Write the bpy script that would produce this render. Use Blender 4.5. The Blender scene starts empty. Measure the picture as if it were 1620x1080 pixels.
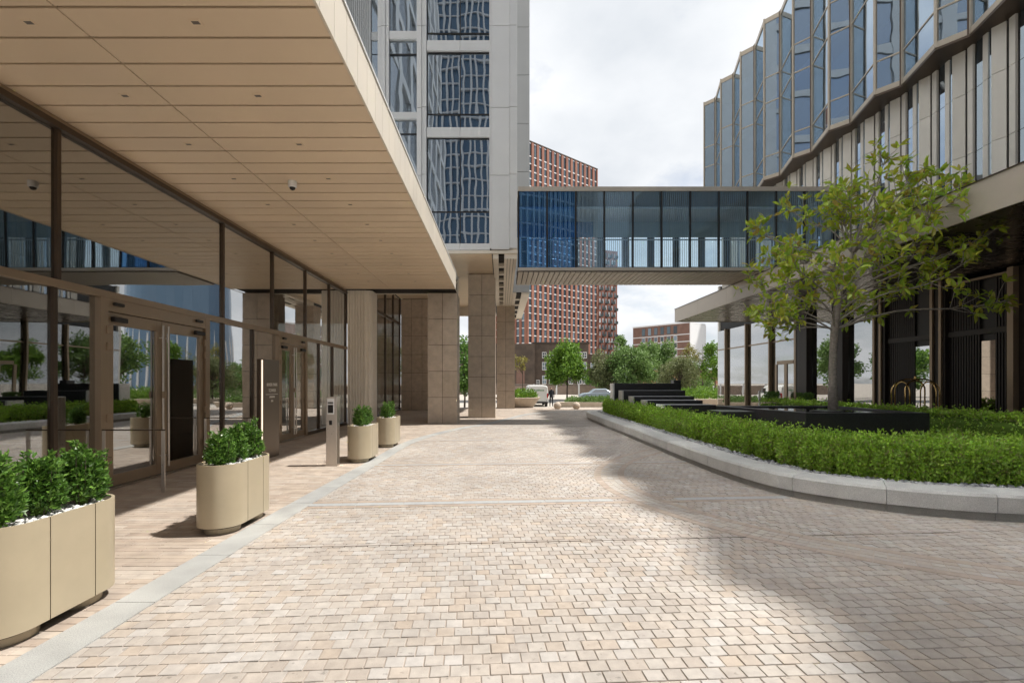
import bpy, bmesh, math, random
import numpy as np
from mathutils import Vector, Matrix, Quaternion
random.seed(7); rng = np.random.default_rng(7)
S = bpy.context.scene
COL = S.collection
R = math.radians

# ------------------------------------------------------------------ camera
cam_d = bpy.data.cameras.new('camera'); cam = bpy.data.objects.new('camera', cam_d); COL.objects.link(cam)
cam.location = (0, 0, 1.5); cam.rotation_euler = (R(90), 0, 0)
cam_d.sensor_width = 36; cam_d.lens = 17.333
cam_d.shift_x = 0.0105; cam_d.shift_y = 0.0401
cam_d.clip_start = 0.05; cam_d.clip_end = 3000
S.camera = cam

# ------------------------------------------------------------------ sky and sun
SUN_EL, SUN_AZ = 60.3, 4.0         # elevation; azimuth measured from +X towards +Y
SUN_STR, SKY_STR, CLOUD_STR = 4.6, 0.10, 0.86
W = bpy.data.worlds.new('World'); S.world = W; W.use_nodes = True
nt = W.node_tree; nt.nodes.clear()
def wn(t): return nt.nodes.new(t)
out = wn('ShaderNodeOutputWorld'); mix = wn('ShaderNodeMixShader')
b1 = wn('ShaderNodeBackground'); b2 = wn('ShaderNodeBackground')
sky = wn('ShaderNodeTexSky'); sky.sky_type = 'NISHITA'; sky.sun_disc = False
sky.sun_elevation = R(SUN_EL); sky.sun_rotation = R(90 - SUN_AZ)
sky.air_density = 1.0; sky.dust_density = 1.2
b1.inputs[1].default_value = SKY_STR; nt.links.new(sky.outputs[0], b1.inputs[0])
tc = wn('ShaderNodeTexCoord'); sep = wn('ShaderNodeSeparateXYZ'); nt.links.new(tc.outputs['Generated'], sep.inputs[0])
def wmath(op, a, b):
    n = wn('ShaderNodeMath'); n.operation = op
    for i, v in enumerate((a, b)):
        if isinstance(v, (int, float)): n.inputs[i].default_value = v
        else: nt.links.new(v, n.inputs[i])
    return n.outputs[0]
zz = wmath('ADD', wmath('MAXIMUM', sep.outputs[2], 0.0), 0.28)
cx = wmath('DIVIDE', sep.outputs[0], zz); cy = wmath('DIVIDE', sep.outputs[1], zz)
cmb = wn('ShaderNodeCombineXYZ'); nt.links.new(cx, cmb.inputs[0]); nt.links.new(cy, cmb.inputs[1]); cmb.inputs[2].default_value = 5.3
ns = wn('ShaderNodeTexNoise'); ns.inputs['Scale'].default_value = 1.5; ns.inputs['Detail'].default_value = 7; ns.inputs['Roughness'].default_value = 0.58
nt.links.new(cmb.outputs[0], ns.inputs['Vector'])
rp = wn('ShaderNodeValToRGB'); rp.color_ramp.elements[0].position = 0.34; rp.color_ramp.elements[1].position = 0.50
rp.color_ramp.elements[0].color = (.30, .30, .30, 1)
nt.links.new(ns.outputs[0], rp.inputs[0])
ns2 = wn('ShaderNodeTexNoise'); ns2.inputs['Scale'].default_value = 2.2; ns2.inputs['Detail'].default_value = 6
nt.links.new(cmb.outputs[0], ns2.inputs['Vector'])
rp2 = wn('ShaderNodeValToRGB'); rp2.color_ramp.elements[0].position = 0.30; rp2.color_ramp.elements[1].position = 0.62
rp2.color_ramp.elements[0].color = (.60, .64, .69, 1); rp2.color_ramp.elements[1].color = (.88, .895, .915, 1)
nt.links.new(ns2.outputs[0], rp2.inputs[0]); nt.links.new(rp2.outputs[0], b2.inputs[0]); b2.inputs[1].default_value = CLOUD_STR
nt.links.new(rp.outputs[0], mix.inputs[0]); nt.links.new(b1.outputs[0], mix.inputs[1]); nt.links.new(b2.outputs[0], mix.inputs[2])
nt.links.new(mix.outputs[0], out.inputs[0])

sl = bpy.data.lights.new('sun', 'SUN'); sl.energy = SUN_STR; sl.angle = R(1.5); sl.color = (1, .955, .89)
so = bpy.data.objects.new('sun', sl); COL.objects.link(so)
sd = Vector((math.cos(R(SUN_EL)) * math.cos(R(SUN_AZ)), math.cos(R(SUN_EL)) * math.sin(R(SUN_AZ)), math.sin(R(SUN_EL))))
so.rotation_euler = sd.to_track_quat('Z', 'Y').to_euler(); so.location = sd * 60

vs = S.view_settings
vs.view_transform = 'Standard'; vs.look = 'None'; vs.exposure = 0.45; vs.gamma = 1
S.render.engine = 'CYCLES'
try:
    S.cycles.max_bounces = 10; S.cycles.transparent_max_bounces = 24; S.cycles.glossy_bounces = 5
    S.cycles.use_denoising = True; S.cycles.sample_clamp_indirect = 40.0
    S.cycles.caustics_refractive = False; S.cycles.blur_glossy = 0.0
except Exception: pass

# ------------------------------------------------------------------ materials
MATS = {}
def mat(name, col, rough=.6, metal=0., var=0., vscale=3., bump=0., bscale=60., cols=None, speck=0., stripes=None, spec=.5, emit=None, sub=0., detail=5, stain=0., spots=0.):
    """procedural principled material. cols: palette picked per piece."""
    if name in MATS: return MATS[name]
    m = bpy.data.materials.new(name); m.use_nodes = True; t = m.node_tree; N = t.nodes; L = t.links
    p = N['Principled BSDF']
    p.inputs['Roughness'].default_value = rough; p.inputs['Metallic'].default_value = metal
    p.inputs['Specular IOR Level'].default_value = spec
    geo = N.new('ShaderNodeNewGeometry')
    if cols:
        oi = N.new('ShaderNodeObjectInfo'); ad = N.new('ShaderNodeMath'); ad.operation = 'ADD'
        L.new(oi.outputs['Random'], ad.inputs[0]); L.new(geo.outputs['Random Per Island'], ad.inputs[1])
        fr = N.new('ShaderNodeMath'); fr.operation = 'FRACT'; L.new(ad.outputs[0], fr.inputs[0])
        r = N.new('ShaderNodeValToRGB'); r.color_ramp.interpolation = 'LINEAR'
        el = r.color_ramp.elements
        while len(el) < len(cols): el.new(0.5)
        for i, c in enumerate(cols):
            el[i].position = i / max(1, len(cols) - 1); el[i].color = (*c, 1)
        L.new(fr.outputs[0], r.inputs[0]); c_out = r.outputs[0]
    else:
        rgb = N.new('ShaderNodeRGB'); rgb.outputs[0].default_value = (*col, 1); c_out = rgb.outputs[0]
    def mul(a, fac_out, lo, hi):
        mr = N.new('ShaderNodeMapRange'); mr.inputs['From Min'].default_value = .3; mr.inputs['From Max'].default_value = .7
        mr.inputs['To Min'].default_value = lo; mr.inputs['To Max'].default_value = hi; L.new(fac_out, mr.inputs[0])
        x = N.new('ShaderNodeMix'); x.data_type = 'RGBA'; x.blend_type = 'MULTIPLY'; x.inputs[0].default_value = 1
        L.new(a, x.inputs[6]); L.new(mr.outputs[0], x.inputs[7]); return x.outputs[2]
    if var:
        n = N.new('ShaderNodeTexNoise'); n.inputs['Scale'].default_value = vscale; n.inputs['Detail'].default_value = detail
        L.new(geo.outputs['Position'], n.inputs['Vector']); c_out = mul(c_out, n.outputs[0], 1 - var, 1 + var * .6)
        rm = N.new('ShaderNodeMapRange'); rm.inputs['To Min'].default_value = max(0, rough - .12); rm.inputs['To Max'].default_value = min(1, rough + .12)
        L.new(n.outputs[0], rm.inputs[0]); L.new(rm.outputs[0], p.inputs['Roughness'])
    if spots:
        n = N.new('ShaderNodeTexNoise'); n.inputs['Scale'].default_value = 21; n.inputs['Detail'].default_value = 3
        L.new(geo.outputs['Position'], n.inputs['Vector'])
        m1 = N.new('ShaderNodeMapRange'); m1.inputs['From Min'].default_value = .655; m1.inputs['From Max'].default_value = .71; m1.inputs['To Min'].default_value = .7; m1.inputs['To Max'].default_value = .3
        L.new(n.outputs[0], m1.inputs[0]); c_out = mul(c_out, m1.outputs[0], 1 - spots, 1.)
    if stain:
        n = N.new('ShaderNodeTexNoise'); n.inputs['Scale'].default_value = .75; n.inputs['Detail'].default_value = 8; n.inputs['Roughness'].default_value = .65
        L.new(geo.outputs['Position'], n.inputs['Vector']); c_out = mul(c_out, n.outputs[0], 1 - stain, 1 + stain * .35)
    if speck:
        n = N.new('ShaderNodeTexNoise'); n.inputs['Scale'].default_value = 170; n.inputs['Detail'].default_value = 2
        L.new(geo.outputs['Position'], n.inputs['Vector']); c_out = mul(c_out, n.outputs[0], 1 - speck, 1 + speck)
    if stripes:
        axis, freq, lo = stripes
        sp = N.new('ShaderNodeSeparateXYZ'); L.new(geo.outputs['Position'], sp.inputs[0])
        a = N.new('ShaderNodeMath'); a.operation = 'MULTIPLY'; L.new(sp.outputs[axis], a.inputs[0]); a.inputs[1].default_value = freq
        f = N.new('ShaderNodeMath'); f.operation = 'FRACT'; L.new(a.outputs[0], f.inputs[0])
        g = N.new('ShaderNodeMath'); g.operation = 'GREATER_THAN'; L.new(f.outputs[0], g.inputs[0]); g.inputs[1].default_value = .3
        c_out = mul(c_out, g.outputs[0], lo, 1)
    L.new(c_out, p.inputs['Base Color'])
    if bump:
        n = N.new('ShaderNodeTexNoise'); n.inputs['Scale'].default_value = bscale; n.inputs['Detail'].default_value = 4
        L.new(geo.outputs['Position'], n.inputs['Vector'])
        b = N.new('ShaderNodeBump'); b.inputs['Strength'].default_value = bump; b.inputs['Distance'].default_value = .01
        L.new(n.outputs[0], b.inputs['Height']); L.new(b.outputs[0], p.inputs['Normal'])
    if sub:
        tr = N.new('ShaderNodeBsdfTranslucent'); L.new(c_out, tr.inputs[0])
        ms = N.new('ShaderNodeMixShader'); ms.inputs[0].default_value = sub
        L.new(p.outputs[0], ms.inputs[1]); L.new(tr.outputs[0], ms.inputs[2]); L.new(ms.outputs[0], N['Material Output'].inputs[0])
    if emit:
        p.inputs['Emission Color'].default_value = (*emit[0], 1); p.inputs['Emission Strength'].default_value = emit[1]
    MATS[name] = m; return m

def glass(name, tint=(.6, .65, .65), base=.10, power=3., warp=0., wscale=1.2, frit=None, gtint=(1, 1, 1)):
    if name in MATS: return MATS[name]
    m = bpy.data.materials.new(name); m.use_nodes = True; t = m.node_tree; N = t.nodes; L = t.links
    N.remove(N['Principled BSDF'])
    tr = N.new('ShaderNodeBsdfTransparent'); tr.inputs[0].default_value = (*tint, 1)
    gl = N.new('ShaderNodeBsdfGlossy'); gl.inputs['Roughness'].default_value = .012; gl.inputs[0].default_value = (*gtint, 1)
    lw = N.new('ShaderNodeLayerWeight'); lw.inputs[0].default_value = .5
    pw = N.new('ShaderNodeMath'); pw.operation = 'POWER'; L.new(lw.outputs['Facing'], pw.inputs[0]); pw.inputs[1].default_value = power
    ml = N.new('ShaderNodeMath'); ml.operation = 'MULTIPLY_ADD'; L.new(pw.outputs[0], ml.inputs[0]); ml.inputs[1].default_value = .9 - base; ml.inputs[2].default_value = base
    ms = N.new('ShaderNodeMixShader'); L.new(ml.outputs[0], ms.inputs[0]); L.new(tr.outputs[0], ms.inputs[1]); L.new(gl.outputs[0], ms.inputs[2])
    last = ms.outputs[0]; geo = N.new('ShaderNodeNewGeometry')
    if warp:
        n = N.new('ShaderNodeTexNoise'); n.inputs['Scale'].default_value = wscale; n.inputs['Detail'].default_value = 1
        L.new(geo.outputs['Position'], n.inputs['Vector'])
        b = N.new('ShaderNodeBump'); b.inputs['Strength'].default_value = 1; b.inputs['Distance'].default_value = warp
        L.new(n.outputs[0], b.inputs['Height']); L.new(b.outputs[0], gl.inputs['Normal'])
    if frit:
        axis, freq, duty, fcol = frit
        sp = N.new('ShaderNodeSeparateXYZ'); L.new(geo.outputs['Position'], sp.inputs[0])
        a = N.new('ShaderNodeMath'); a.operation = 'MULTIPLY'; L.new(sp.outputs[axis], a.inputs[0]); a.inputs[1].default_value = freq
        f = N.new('ShaderNodeMath'); f.operation = 'FRACT'; L.new(a.outputs[0], f.inputs[0])
        g = N.new('ShaderNodeMath'); g.operation = 'LESS_THAN'; L.new(f.outputs[0], g.inputs[0]); g.inputs[1].default_value = duty
        d = N.new('ShaderNodeBsdfDiffuse'); d.inputs[0].default_value = (*fcol, 1)
        m2 = N.new('ShaderNodeMixShader'); L.new(g.outputs[0], m2.inputs[0]); L.new(last, m2.inputs[1]); L.new(d.outputs[0], m2.inputs[2]); last = m2.outputs[0]
    L.new(last, N['Material Output'].inputs[0]); MATS[name] = m; return m

SETT = mat('sett_stone', None, .82, var=.13, vscale=16, bump=.14, bscale=160, stain=.24, speck=.05, spots=.3,
           cols=[(.405, .35, .298), (.43, .40, .368), (.415, .36, .308), (.388, .345, .305), (.455, .43, .405), (.425, .358, .295), (.376, .336, .30), (.44, .403, .363), (.415, .37, .325)])
BAND = mat('band_stone', None, .8, var=.14, vscale=12, bump=.1, stain=.15, cols=[(.375, .305, .245), (.34, .28, .228), (.40, .33, .27), (.355, .295, .24)])
PLANK = mat('plank_stone', None, .8, var=.18, vscale=5, stain=.22, spots=.25, bump=.1, bscale=120,
            cols=[(.45, .375, .305), (.41, .34, .278), (.48, .42, .36), (.39, .315, .255), (.455, .39, .33)])
PALE = mat('pale_granite', None, .7, var=.10, vscale=9, speck=.12, cols=[(.345, .355, .36), (.37, .38, .385), (.33, .34, .345)])
KERBM = mat('grey_granite', None, .75, stain=.16, var=.12, vscale=4, speck=.28, bump=.15, bscale=200, cols=[(.53, .525, .50), (.57, .56, .535), (.50, .495, .475)])
STRIPM = mat('channel_granite', None, .8, var=.16, vscale=3, speck=.25, bump=.12, bscale=200, cols=[(.33, .335, .325), (.37, .37, .355), (.30, .305, .30)])
PLINTH = mat('dark_granite_plinth', None, .8, var=.15, vscale=4, speck=.2, cols=[(.27, .26, .245), (.30, .29, .27)])
MORTAR = mat('mortar_bed', (.35, .30, .255), .95, var=.2, vscale=3)
GROUND = mat('ground_paving', (.42, .38, .33), .9, var=.15, vscale=.6)
ASPH = mat('asphalt', (.06, .06, .06), .9, var=.2, vscale=2)
SOFF = mat('champagne_soffit', None, .42, .08, var=.04, vscale=1.2, bump=.02, bscale=300, cols=[(.715, .57, .41), (.69, .55, .395), (.735, .585, .42), (.70, .56, .40)])
GAPM = mat('shadow_gap', (.014, .011, .008), .9)
FASC = mat('cream_fascia', None, .45, .15, var=.04, vscale=2, cols=[(.68, .61, .51), (.65, .585, .49), (.70, .63, .53)])
BRONZE = mat('champagne_frame', (.30, .225, .155), .38, .55, var=.06, vscale=3)
DBRONZE = mat('dark_bronze', (.085, .06, .042), .35, .6, var=.1, vscale=3)
BLACKM = mat('black_metal', (.018, .016, .015), .45, .3)
STEEL = mat('brushed_steel', (.55, .50, .45), .32, .9, var=.05, vscale=30)
WHITEP = mat('white_panel', None, .42, .1, var=.03, vscale=1.5, cols=[(.62, .62, .61), (.65, .645, .635), (.60, .60, .595)])
RIBGREY = mat('ribbed_grey_panel', None, .45, .25, var=.04, vscale=1, cols=[(.47, .48, .48), (.50, .505, .50)])
STONE = mat('limestone', None, .8, var=.14, vscale=5, bump=.1, bscale=40, speck=.10, cols=[(.52, .43, .345), (.49, .405, .32), (.55, .46, .37), (.51, .42, .335)])
FLUTE = mat('fluted_cream', None, .6, var=.05, vscale=2, cols=[(.78, .72, .63), (.76, .70, .61)])
PLANTER = mat('planter_metal', None, .38, .2, var=.06, vscale=3, stain=.08, cols=[(.46, .39, .275), (.47, .40, .28)])
CHAMP = mat('champagne_panel', None, .40, .12, var=.05, vscale=2.2, cols=[(.56, .535, .485), (.59, .565, .515), (.54, .515, .465), (.57, .545, .495)])
CHAMPD = mat('champagne_fascia', (.43, .38, .32), .40, .15, var=.07, vscale=1.5)
BLACKG = mat('black_granite', (.026, .026, .029), .36, var=.3, vscale=30, speck=.9, spec=.5)
SOIL = mat('soil', (.05, .035, .025), .95, var=.4, vscale=20, bump=.5)
ENDG = mat('pale_end_stone', None, .7, var=.10, vscale=9, speck=.12, cols=[(.40, .38, .35)])
PEBW = mat('white_pebble', None, .6, cols=[(.72, .71, .69), (.60, .59, .58), (.78, .77, .75)])
PEBG = mat('grey_pebble', None, .6, cols=[(.46, .46, .48), (.32, .32, .34), (.62, .62, .62)])
BARK = mat('bark', (.31, .275, .24), .85, var=.3, vscale=18, bump=.5, bscale=50)
DBARK = mat('twig_bark', (.11, .085, .065), .85, var=.3, vscale=25, bump=.4)
LEAF_H = mat('hedge_leaf', None, .42, var=.16, vscale=5., cols=[(.27, .47, .04), (.35, .58, .05), (.15, .30, .03), (.44, .64, .08), (.24, .24, .08), (.30, .51, .045), (.38, .60, .06), (.20, .38, .04)], sub=.27)
LEAF_B = mat('box_leaf', None, .32, cols=[(.07, .16, .03), (.12, .25, .04), (.045, .11, .022), (.20, .36, .06), (.08, .18, .03)], sub=.28)
LEAF_M = mat('magnolia_leaf', None, .24, cols=[(.31, .46, .05), (.45, .57, .05), (.20, .35, .05), (.58, .56, .07), (.32, .48, .055), (.42, .30, .08), (.38, .54, .06)], sub=.36)
LEAF_T = mat('bright_tree_leaf', None, .5, cols=[(.13, .25, .025), (.20, .36, .035), (.08, .17, .02), (.27, .43, .05)], sub=.3)
LEAF_O = mat('olive_tree_leaf', None, .55, cols=[(.17, .20, .08), (.24, .27, .12), (.12, .145, .05), (.29, .31, .15)], sub=.3)
LEAF_G = mat('green_tree_leaf', None, .5, cols=[(.13, .23, .055), (.19, .31, .08), (.09, .16, .04), (.25, .37, .11)], sub=.3)
LEAF_Y = mat('yellow_tree_leaf', None, .5, cols=[(.24, .22, .045), (.30, .27, .06), (.18, .17, .04)], sub=.3)
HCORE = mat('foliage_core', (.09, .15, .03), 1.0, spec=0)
REDB = mat('red_brick_pier', None, .85, var=.12, vscale=.25, cols=[(.27, .115, .08), (.30, .135, .09), (.24, .10, .072)])
DKBR = mat('dark_brick', (.105, .078, .060), .92, var=.3, vscale=.8, detail=8)
MIDBR = mat('brown_brick', (.22, .13, .10), .9, var=.18, vscale=.6)
WHITES = mat('white_sill', (.72, .72, .72), .6)
WINDK = mat('far_window', None, .12, cols=[(.03, .04, .05), (.05, .075, .085), (.10, .16, .20), (.02, .025, .03), (.22, .30, .36)], spec=.8)
WHITEW = mat('white_window_frame', (.75, .75, .74), .5)
VANW = mat('van_paint', (.68, .68, .66), .25, spec=.6)
RUBBER = mat('rubber', (.015, .015, .015), .8)
REDL = mat('red_lamp', (.45, .015, .012), .2)
GREENP = mat('green_print', (.05, .22, .06), .5)
TEALP = mat('teal_print', (.02, .10, .11), .5)
GOLD = mat('polished_brass', (.72, .50, .22), .22, 1.0)
SLATM = mat('dark_slat', (.030, .024, .020), .5, .3)
INTD = mat('lobby_wall', (.12, .095, .075), .8, stripes=(1, 14, .55), var=.1)
INTF = mat('lobby_floor', (.22, .19, .16), .35, var=.1)
DARKI = mat('dark_interior', (.035, .037, .04), .9)
CURT = mat('pale_curtain', (.42, .42, .40), .9, stripes=(0, 9, .75))
CONC = mat('pale_concrete', (.50, .42, .335), .8, var=.1, vscale=3)
TEXTM = mat('pale_lettering', (.72, .68, .62), .5)
TOTEM = mat('totem_bronze', (.16, .125, .095), .38, .7, var=.06, vscale=3)
LED = mat('led_strip', (1, .9, .78), .5, emit=((1, .86, .70), 1.1))
GL_LOB = glass('lobby_glass', (.50, .52, .50), .24, 1.6, warp=.0015, wscale=.8)
GL_TOW = glass('tower_glass', (.34, .41, .48), .32, 2.5, warp=.0032, wscale=.9, gtint=(.80, .90, 1))
GL_BAY = glass('bay_glass', (.38, .47, .54), .24, 2.0, warp=.004, wscale=.9, gtint=(.70, .83, .96))
GL_BRI = glass('bridge_glass', (.84, .92, .97), .05, 2.5, gtint=(.6, .8, 1), frit=(0, 14, .18, (.26, .35, .40)))
GL_BRR = glass('bridge_rear_glass', (.92, .95, .96), .06, 3)
GL_CAR = glass('car_glass', (.12, .14, .15), .25, 3)

# ------------------------------------------------------------------ mesh helpers
class MB:
    def __init__(s): s.v = []; s.f = []
    def box(s, x0, x1, y0, y1, z0, z1):
        n = len(s.v)
        s.v += [(x0, y0, z0), (x1, y0, z0), (x1, y1, z0), (x0, y1, z0), (x0, y0, z1), (x1, y0, z1), (x1, y1, z1), (x0, y1, z1)]
        s.f += [tuple(n + i for i in q) for q in ((3, 2, 1, 0), (4, 5, 6, 7), (0, 1, 5, 4), (1, 2, 6, 5), (2, 3, 7, 6), (3, 0, 4, 7))]; return s
    def prism(s, pts, z0, z1):
        """pts: plan polygon (counter-clockwise), extruded in z"""
        n = len(s.v); k = len(pts)
        s.v += [(p[0], p[1], z0) for p in pts] + [(p[0], p[1], z1) for p in pts]
        s.f.append(tuple(n + k - 1 - i for i in range(k))); s.f.append(tuple(n + k + i for i in range(k)))
        for i in range(k):
            j = (i + 1) % k; s.f.append((n + i, n + j, n + k + j, n + k + i))
        return s
    def hexa(s, p):
        n = len(s.v); s.v += [tuple(q) for q in p]
        s.f += [tuple(n + i for i in q) for q in ((3, 2, 1, 0), (4, 5, 6, 7), (0, 1, 5, 4), (1, 2, 6, 5), (2, 3, 7, 6), (3, 0, 4, 7))]; return s
    def beam(s, a, b, w, d, up=(0, 0, 1)):
        a = Vector(a); b = Vector(b); t = (b - a).normalized(); u = Vector(up)
        if abs(t.dot(u)) > .95: u = Vector((0, 1, 0))
        sx = t.cross(u).normalized() * (w / 2); sy = t.cross(sx).normalized() * (d / 2)
        return s.hexa([a - sx - sy, a + sx - sy, a + sx + sy, a - sx + sy, b - sx - sy, b + sx - sy, b + sx + sy, b - sx + sy])
    def tube(s, pts, rad, seg=8, cap=True):
        pts = [Vector(p) for p in pts]; n0 = len(s.v); k = len(pts)
        if isinstance(rad, (int, float)): rad = [rad] * k
        ref = Vector((.31, .82, .47))
        for i, p in enumerate(pts):
            t = (pts[min(i + 1, k - 1)] - pts[max(i - 1, 0)]).normalized()
            a = t.cross(ref).normalized(); b = t.cross(a).normalized()
            for j in range(seg):
                an = 2 * math.pi * j / seg; s.v.append(tuple(p + (a * math.cos(an) + b * math.sin(an)) * rad[i]))
        for i in range(k - 1):
            for j in range(seg):
                q = (j + 1) % seg; s.f.append((n0 + i * seg + j, n0 + (i + 1) * seg + j, n0 + (i + 1) * seg + q, n0 + i * seg + q))
        if cap:
            s.f.append(tuple(n0 + j for j in range(seg))); s.f.append(tuple(n0 + (k - 1) * seg + seg - 1 - j for j in range(seg)))
        return s
    def lathe(s, c, prof, seg=24, sx=1., sy=1.):
        """prof: (radius, z) from bottom to top"""
        n0 = len(s.v); k = len(prof)
        for r, z in prof:
            for j in range(seg):
                an = 2 * math.pi * j / seg; s.v.append((c[0] + r * sx * math.cos(an), c[1] + r * sy * math.sin(an), c[2] + z))
        for i in range(k - 1):
            for j in range(seg):
                q = (j + 1) % seg; s.f.append((n0 + i * seg + j, n0 + i * seg + q, n0 + (i + 1) * seg + q, n0 + (i + 1) * seg + j))
        s.f.append(tuple(n0 + seg - 1 - j for j in range(seg))); s.f.append(tuple(n0 + (k - 1) * seg + j for j in range(seg)))
        return s
    def mesh(s, name, m=None, smooth=False):
        me = bpy.data.meshes.new(name); me.from_pydata(s.v, [], s.f); me.validate()
        if m: me.materials.append(m)
        if smooth:
            me.polygons.foreach_set('use_smooth', [True] * len(me.polygons))
        me.update(); return me
    def build(s, name, m, parent=None, smooth=False, bevel=0., kind=None, seg=2):
        return obj(name, s.mesh(name, m, smooth), parent, bevel=bevel, kind=kind, seg=seg)

def obj(name, me, parent=None, mw=None, bevel=0., kind=None, seg=2):
    o = bpy.data.objects.new(name, me); COL.objects.link(o)
    if mw is not None: o.matrix_world = mw
    if parent is not None: adopt(o, parent)
    if bevel:
        b = o.modifiers.new('bevel', 'BEVEL'); b.width = bevel; b.segments = seg; b.limit_method = 'ANGLE'; b.angle_limit = R(35)
    if kind: o['kind'] = kind
    return o
ROOT = {}
def world_of(o):
    if o.parent is None: return o.matrix_basis.copy()
    return world_of(o.parent) @ o.matrix_parent_inverse @ o.matrix_basis
def adopt(o, parent):
    o.parent = parent; o.matrix_parent_inverse = world_of(parent).inverted()
def tag(o, label, cat, group=None):
    o['label'] = label; o['category'] = cat
    if group: o['group'] = group
    return o
def thing(name, label, cat, loc=(0, 0, 0), group=None):
    o = bpy.data.objects.new(name, None); COL.objects.link(o); o.location = loc; o.empty_display_size = .2
    return tag(o, label, cat, group)
def struct(name, loc=(0, 0, 0)):
    o = bpy.data.objects.new(name, None); COL.objects.link(o); o.location = loc; o['kind'] = 'structure'; return o
def bx(name, m, parent, x0, x1, y0, y1, z0, z1, bevel=0., kind=None):
    return MB().box(x0, x1, y0, y1, z0, z1).build(name, m, parent, bevel=bevel, kind=kind)
def np_mesh(name, V, F, m):
    """V (n,3), F (k,4) or (k,3) arrays"""
    me = bpy.data.meshes.new(name); n = len(V); k, w = F.shape
    me.vertices.add(n); me.vertices.foreach_set('co', np.asarray(V, np.float32).ravel())
    me.loops.add(k * w); me.loops.foreach_set('vertex_index', F.astype(np.int32).ravel())
    me.polygons.add(k); me.polygons.foreach_set('loop_start', np.arange(0, k * w, w, dtype=np.int32))
    me.polygons.foreach_set('loop_total', np.full(k, w, np.int32))
    me.update(calc_edges=True); me.validate(); me.shade_flat(); me.materials.append(m); return me
def unit(a): return a / (np.linalg.norm(a, axis=1, keepdims=True) + 1e-9)
def leaf_mesh(name, P, D, L, Wd, m, fold=.22, Nrm=None):
    """one pointed folded leaf per point"""
    n = len(P); D = unit(D)
    if Nrm is None: Nrm = rng.normal(size=(n, 3))
    T = unit(np.cross(D, Nrm)); U = np.cross(T, D)
    L = np.broadcast_to(np.asarray(L, float), (n,))[:, None]; Wd = np.broadcast_to(np.asarray(Wd, float), (n,))[:, None]
    b = P; tip = P + D * L - U * L * .12
    l = P + D * L * .48 + T * Wd * .5 + U * Wd * fold; r = P + D * L * .48 - T * Wd * .5 + U * Wd * fold
    V = np.stack([b, l, tip, r], 1).reshape(-1, 3); i = np.arange(n) * 4
    F = np.concatenate([np.stack([i, i + 2, i + 1], 1), np.stack([i, i + 3, i + 2], 1)], 0)
    return np_mesh(name, V, F, m)
def catmull(pts, n=8, closed=False):
    pts = [np.array(p, float) for p in pts]; k = len(pts); o = []
    rngk = range(k) if closed else range(k - 1)
    for i in rngk:
        p0 = pts[(i - 1) % k] if closed or i > 0 else pts[0]; p1 = pts[i]; p2 = pts[(i + 1) % k]
        p3 = pts[(i + 2) % k] if closed or i + 2 < k else pts[-1]
        for j in range(n):
            t = j / n; o.append(.5 * (2 * p1 + (p2 - p0) * t + (2 * p0 - 5 * p1 + 4 * p2 - p3) * t * t + (3 * p1 - p0 - 3 * p2 + p3) * t ** 3))
    if not closed: o.append(pts[-1])
    return np.array(o)
class Path:
    def __init__(s, pts, closed=False):
        p = np.array(pts, float)
        if closed: p = np.vstack([p, p[:1]])
        s.p = p; d = np.linalg.norm(np.diff(p, axis=0), axis=1); s.s = np.concatenate([[0], np.cumsum(d)]); s.len = s.s[-1]
    def at(s, t):
        t = np.asarray(t, float); return np.stack([np.interp(t, s.s, s.p[:, 0]), np.interp(t, s.s, s.p[:, 1])], -1)
    def tan(s, t):
        d = s.at(np.minimum(np.asarray(t) + .06, s.len)) - s.at(np.maximum(np.asarray(t) - .06, 0)); return d / (np.linalg.norm(d, axis=-1, keepdims=True) + 1e-9)
    def off(s, t, o):
        tt = s.tan(t); n = np.stack([-tt[..., 1], tt[..., 0]], -1); return s.at(t) + n * np.asarray(o)[..., None]
def inside(poly, x, y):
    c = np.zeros(np.shape(x), bool); k = len(poly)
    for i in range(k):
        x1, y1 = poly[i]; x2, y2 = poly[(i + 1) % k]
        if y1 == y2: continue
        h = ((y1 > y) != (y2 > y)) & (x < (x2 - x1) * (y - y1) / (y2 - y1) + x1); c ^= h
    return c

# ================================================================== GROUND
def ground_z(y):
    t = min(1, max(0, (y - 29) / 13)); return -.024 - .62 * t * t * (3 - 2 * t)
g = MB()
ys = [-120, -40, 29] + [29 + i * 1.3 for i in range(1, 11)] + [60, 120, 300, 900]; xs = [-600, -150, -40, -14, 0, 14, 40, 150, 600]
for y in ys:
    for x in xs: g.v.append((x, y, ground_z(y)))
nx = len(xs)
for i in range(len(ys) - 1):
    for j in range(nx - 1): g.f.append((i * nx + j, i * nx + j + 1, (i + 1) * nx + j + 1, (i + 1) * nx + j))
go = g.build('ground', GROUND); go['kind'] = 'structure'
road = bx('road', ASPH, None, -120, 160, 52, 60, -.9, -.636); road['kind'] = 'structure'

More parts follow.
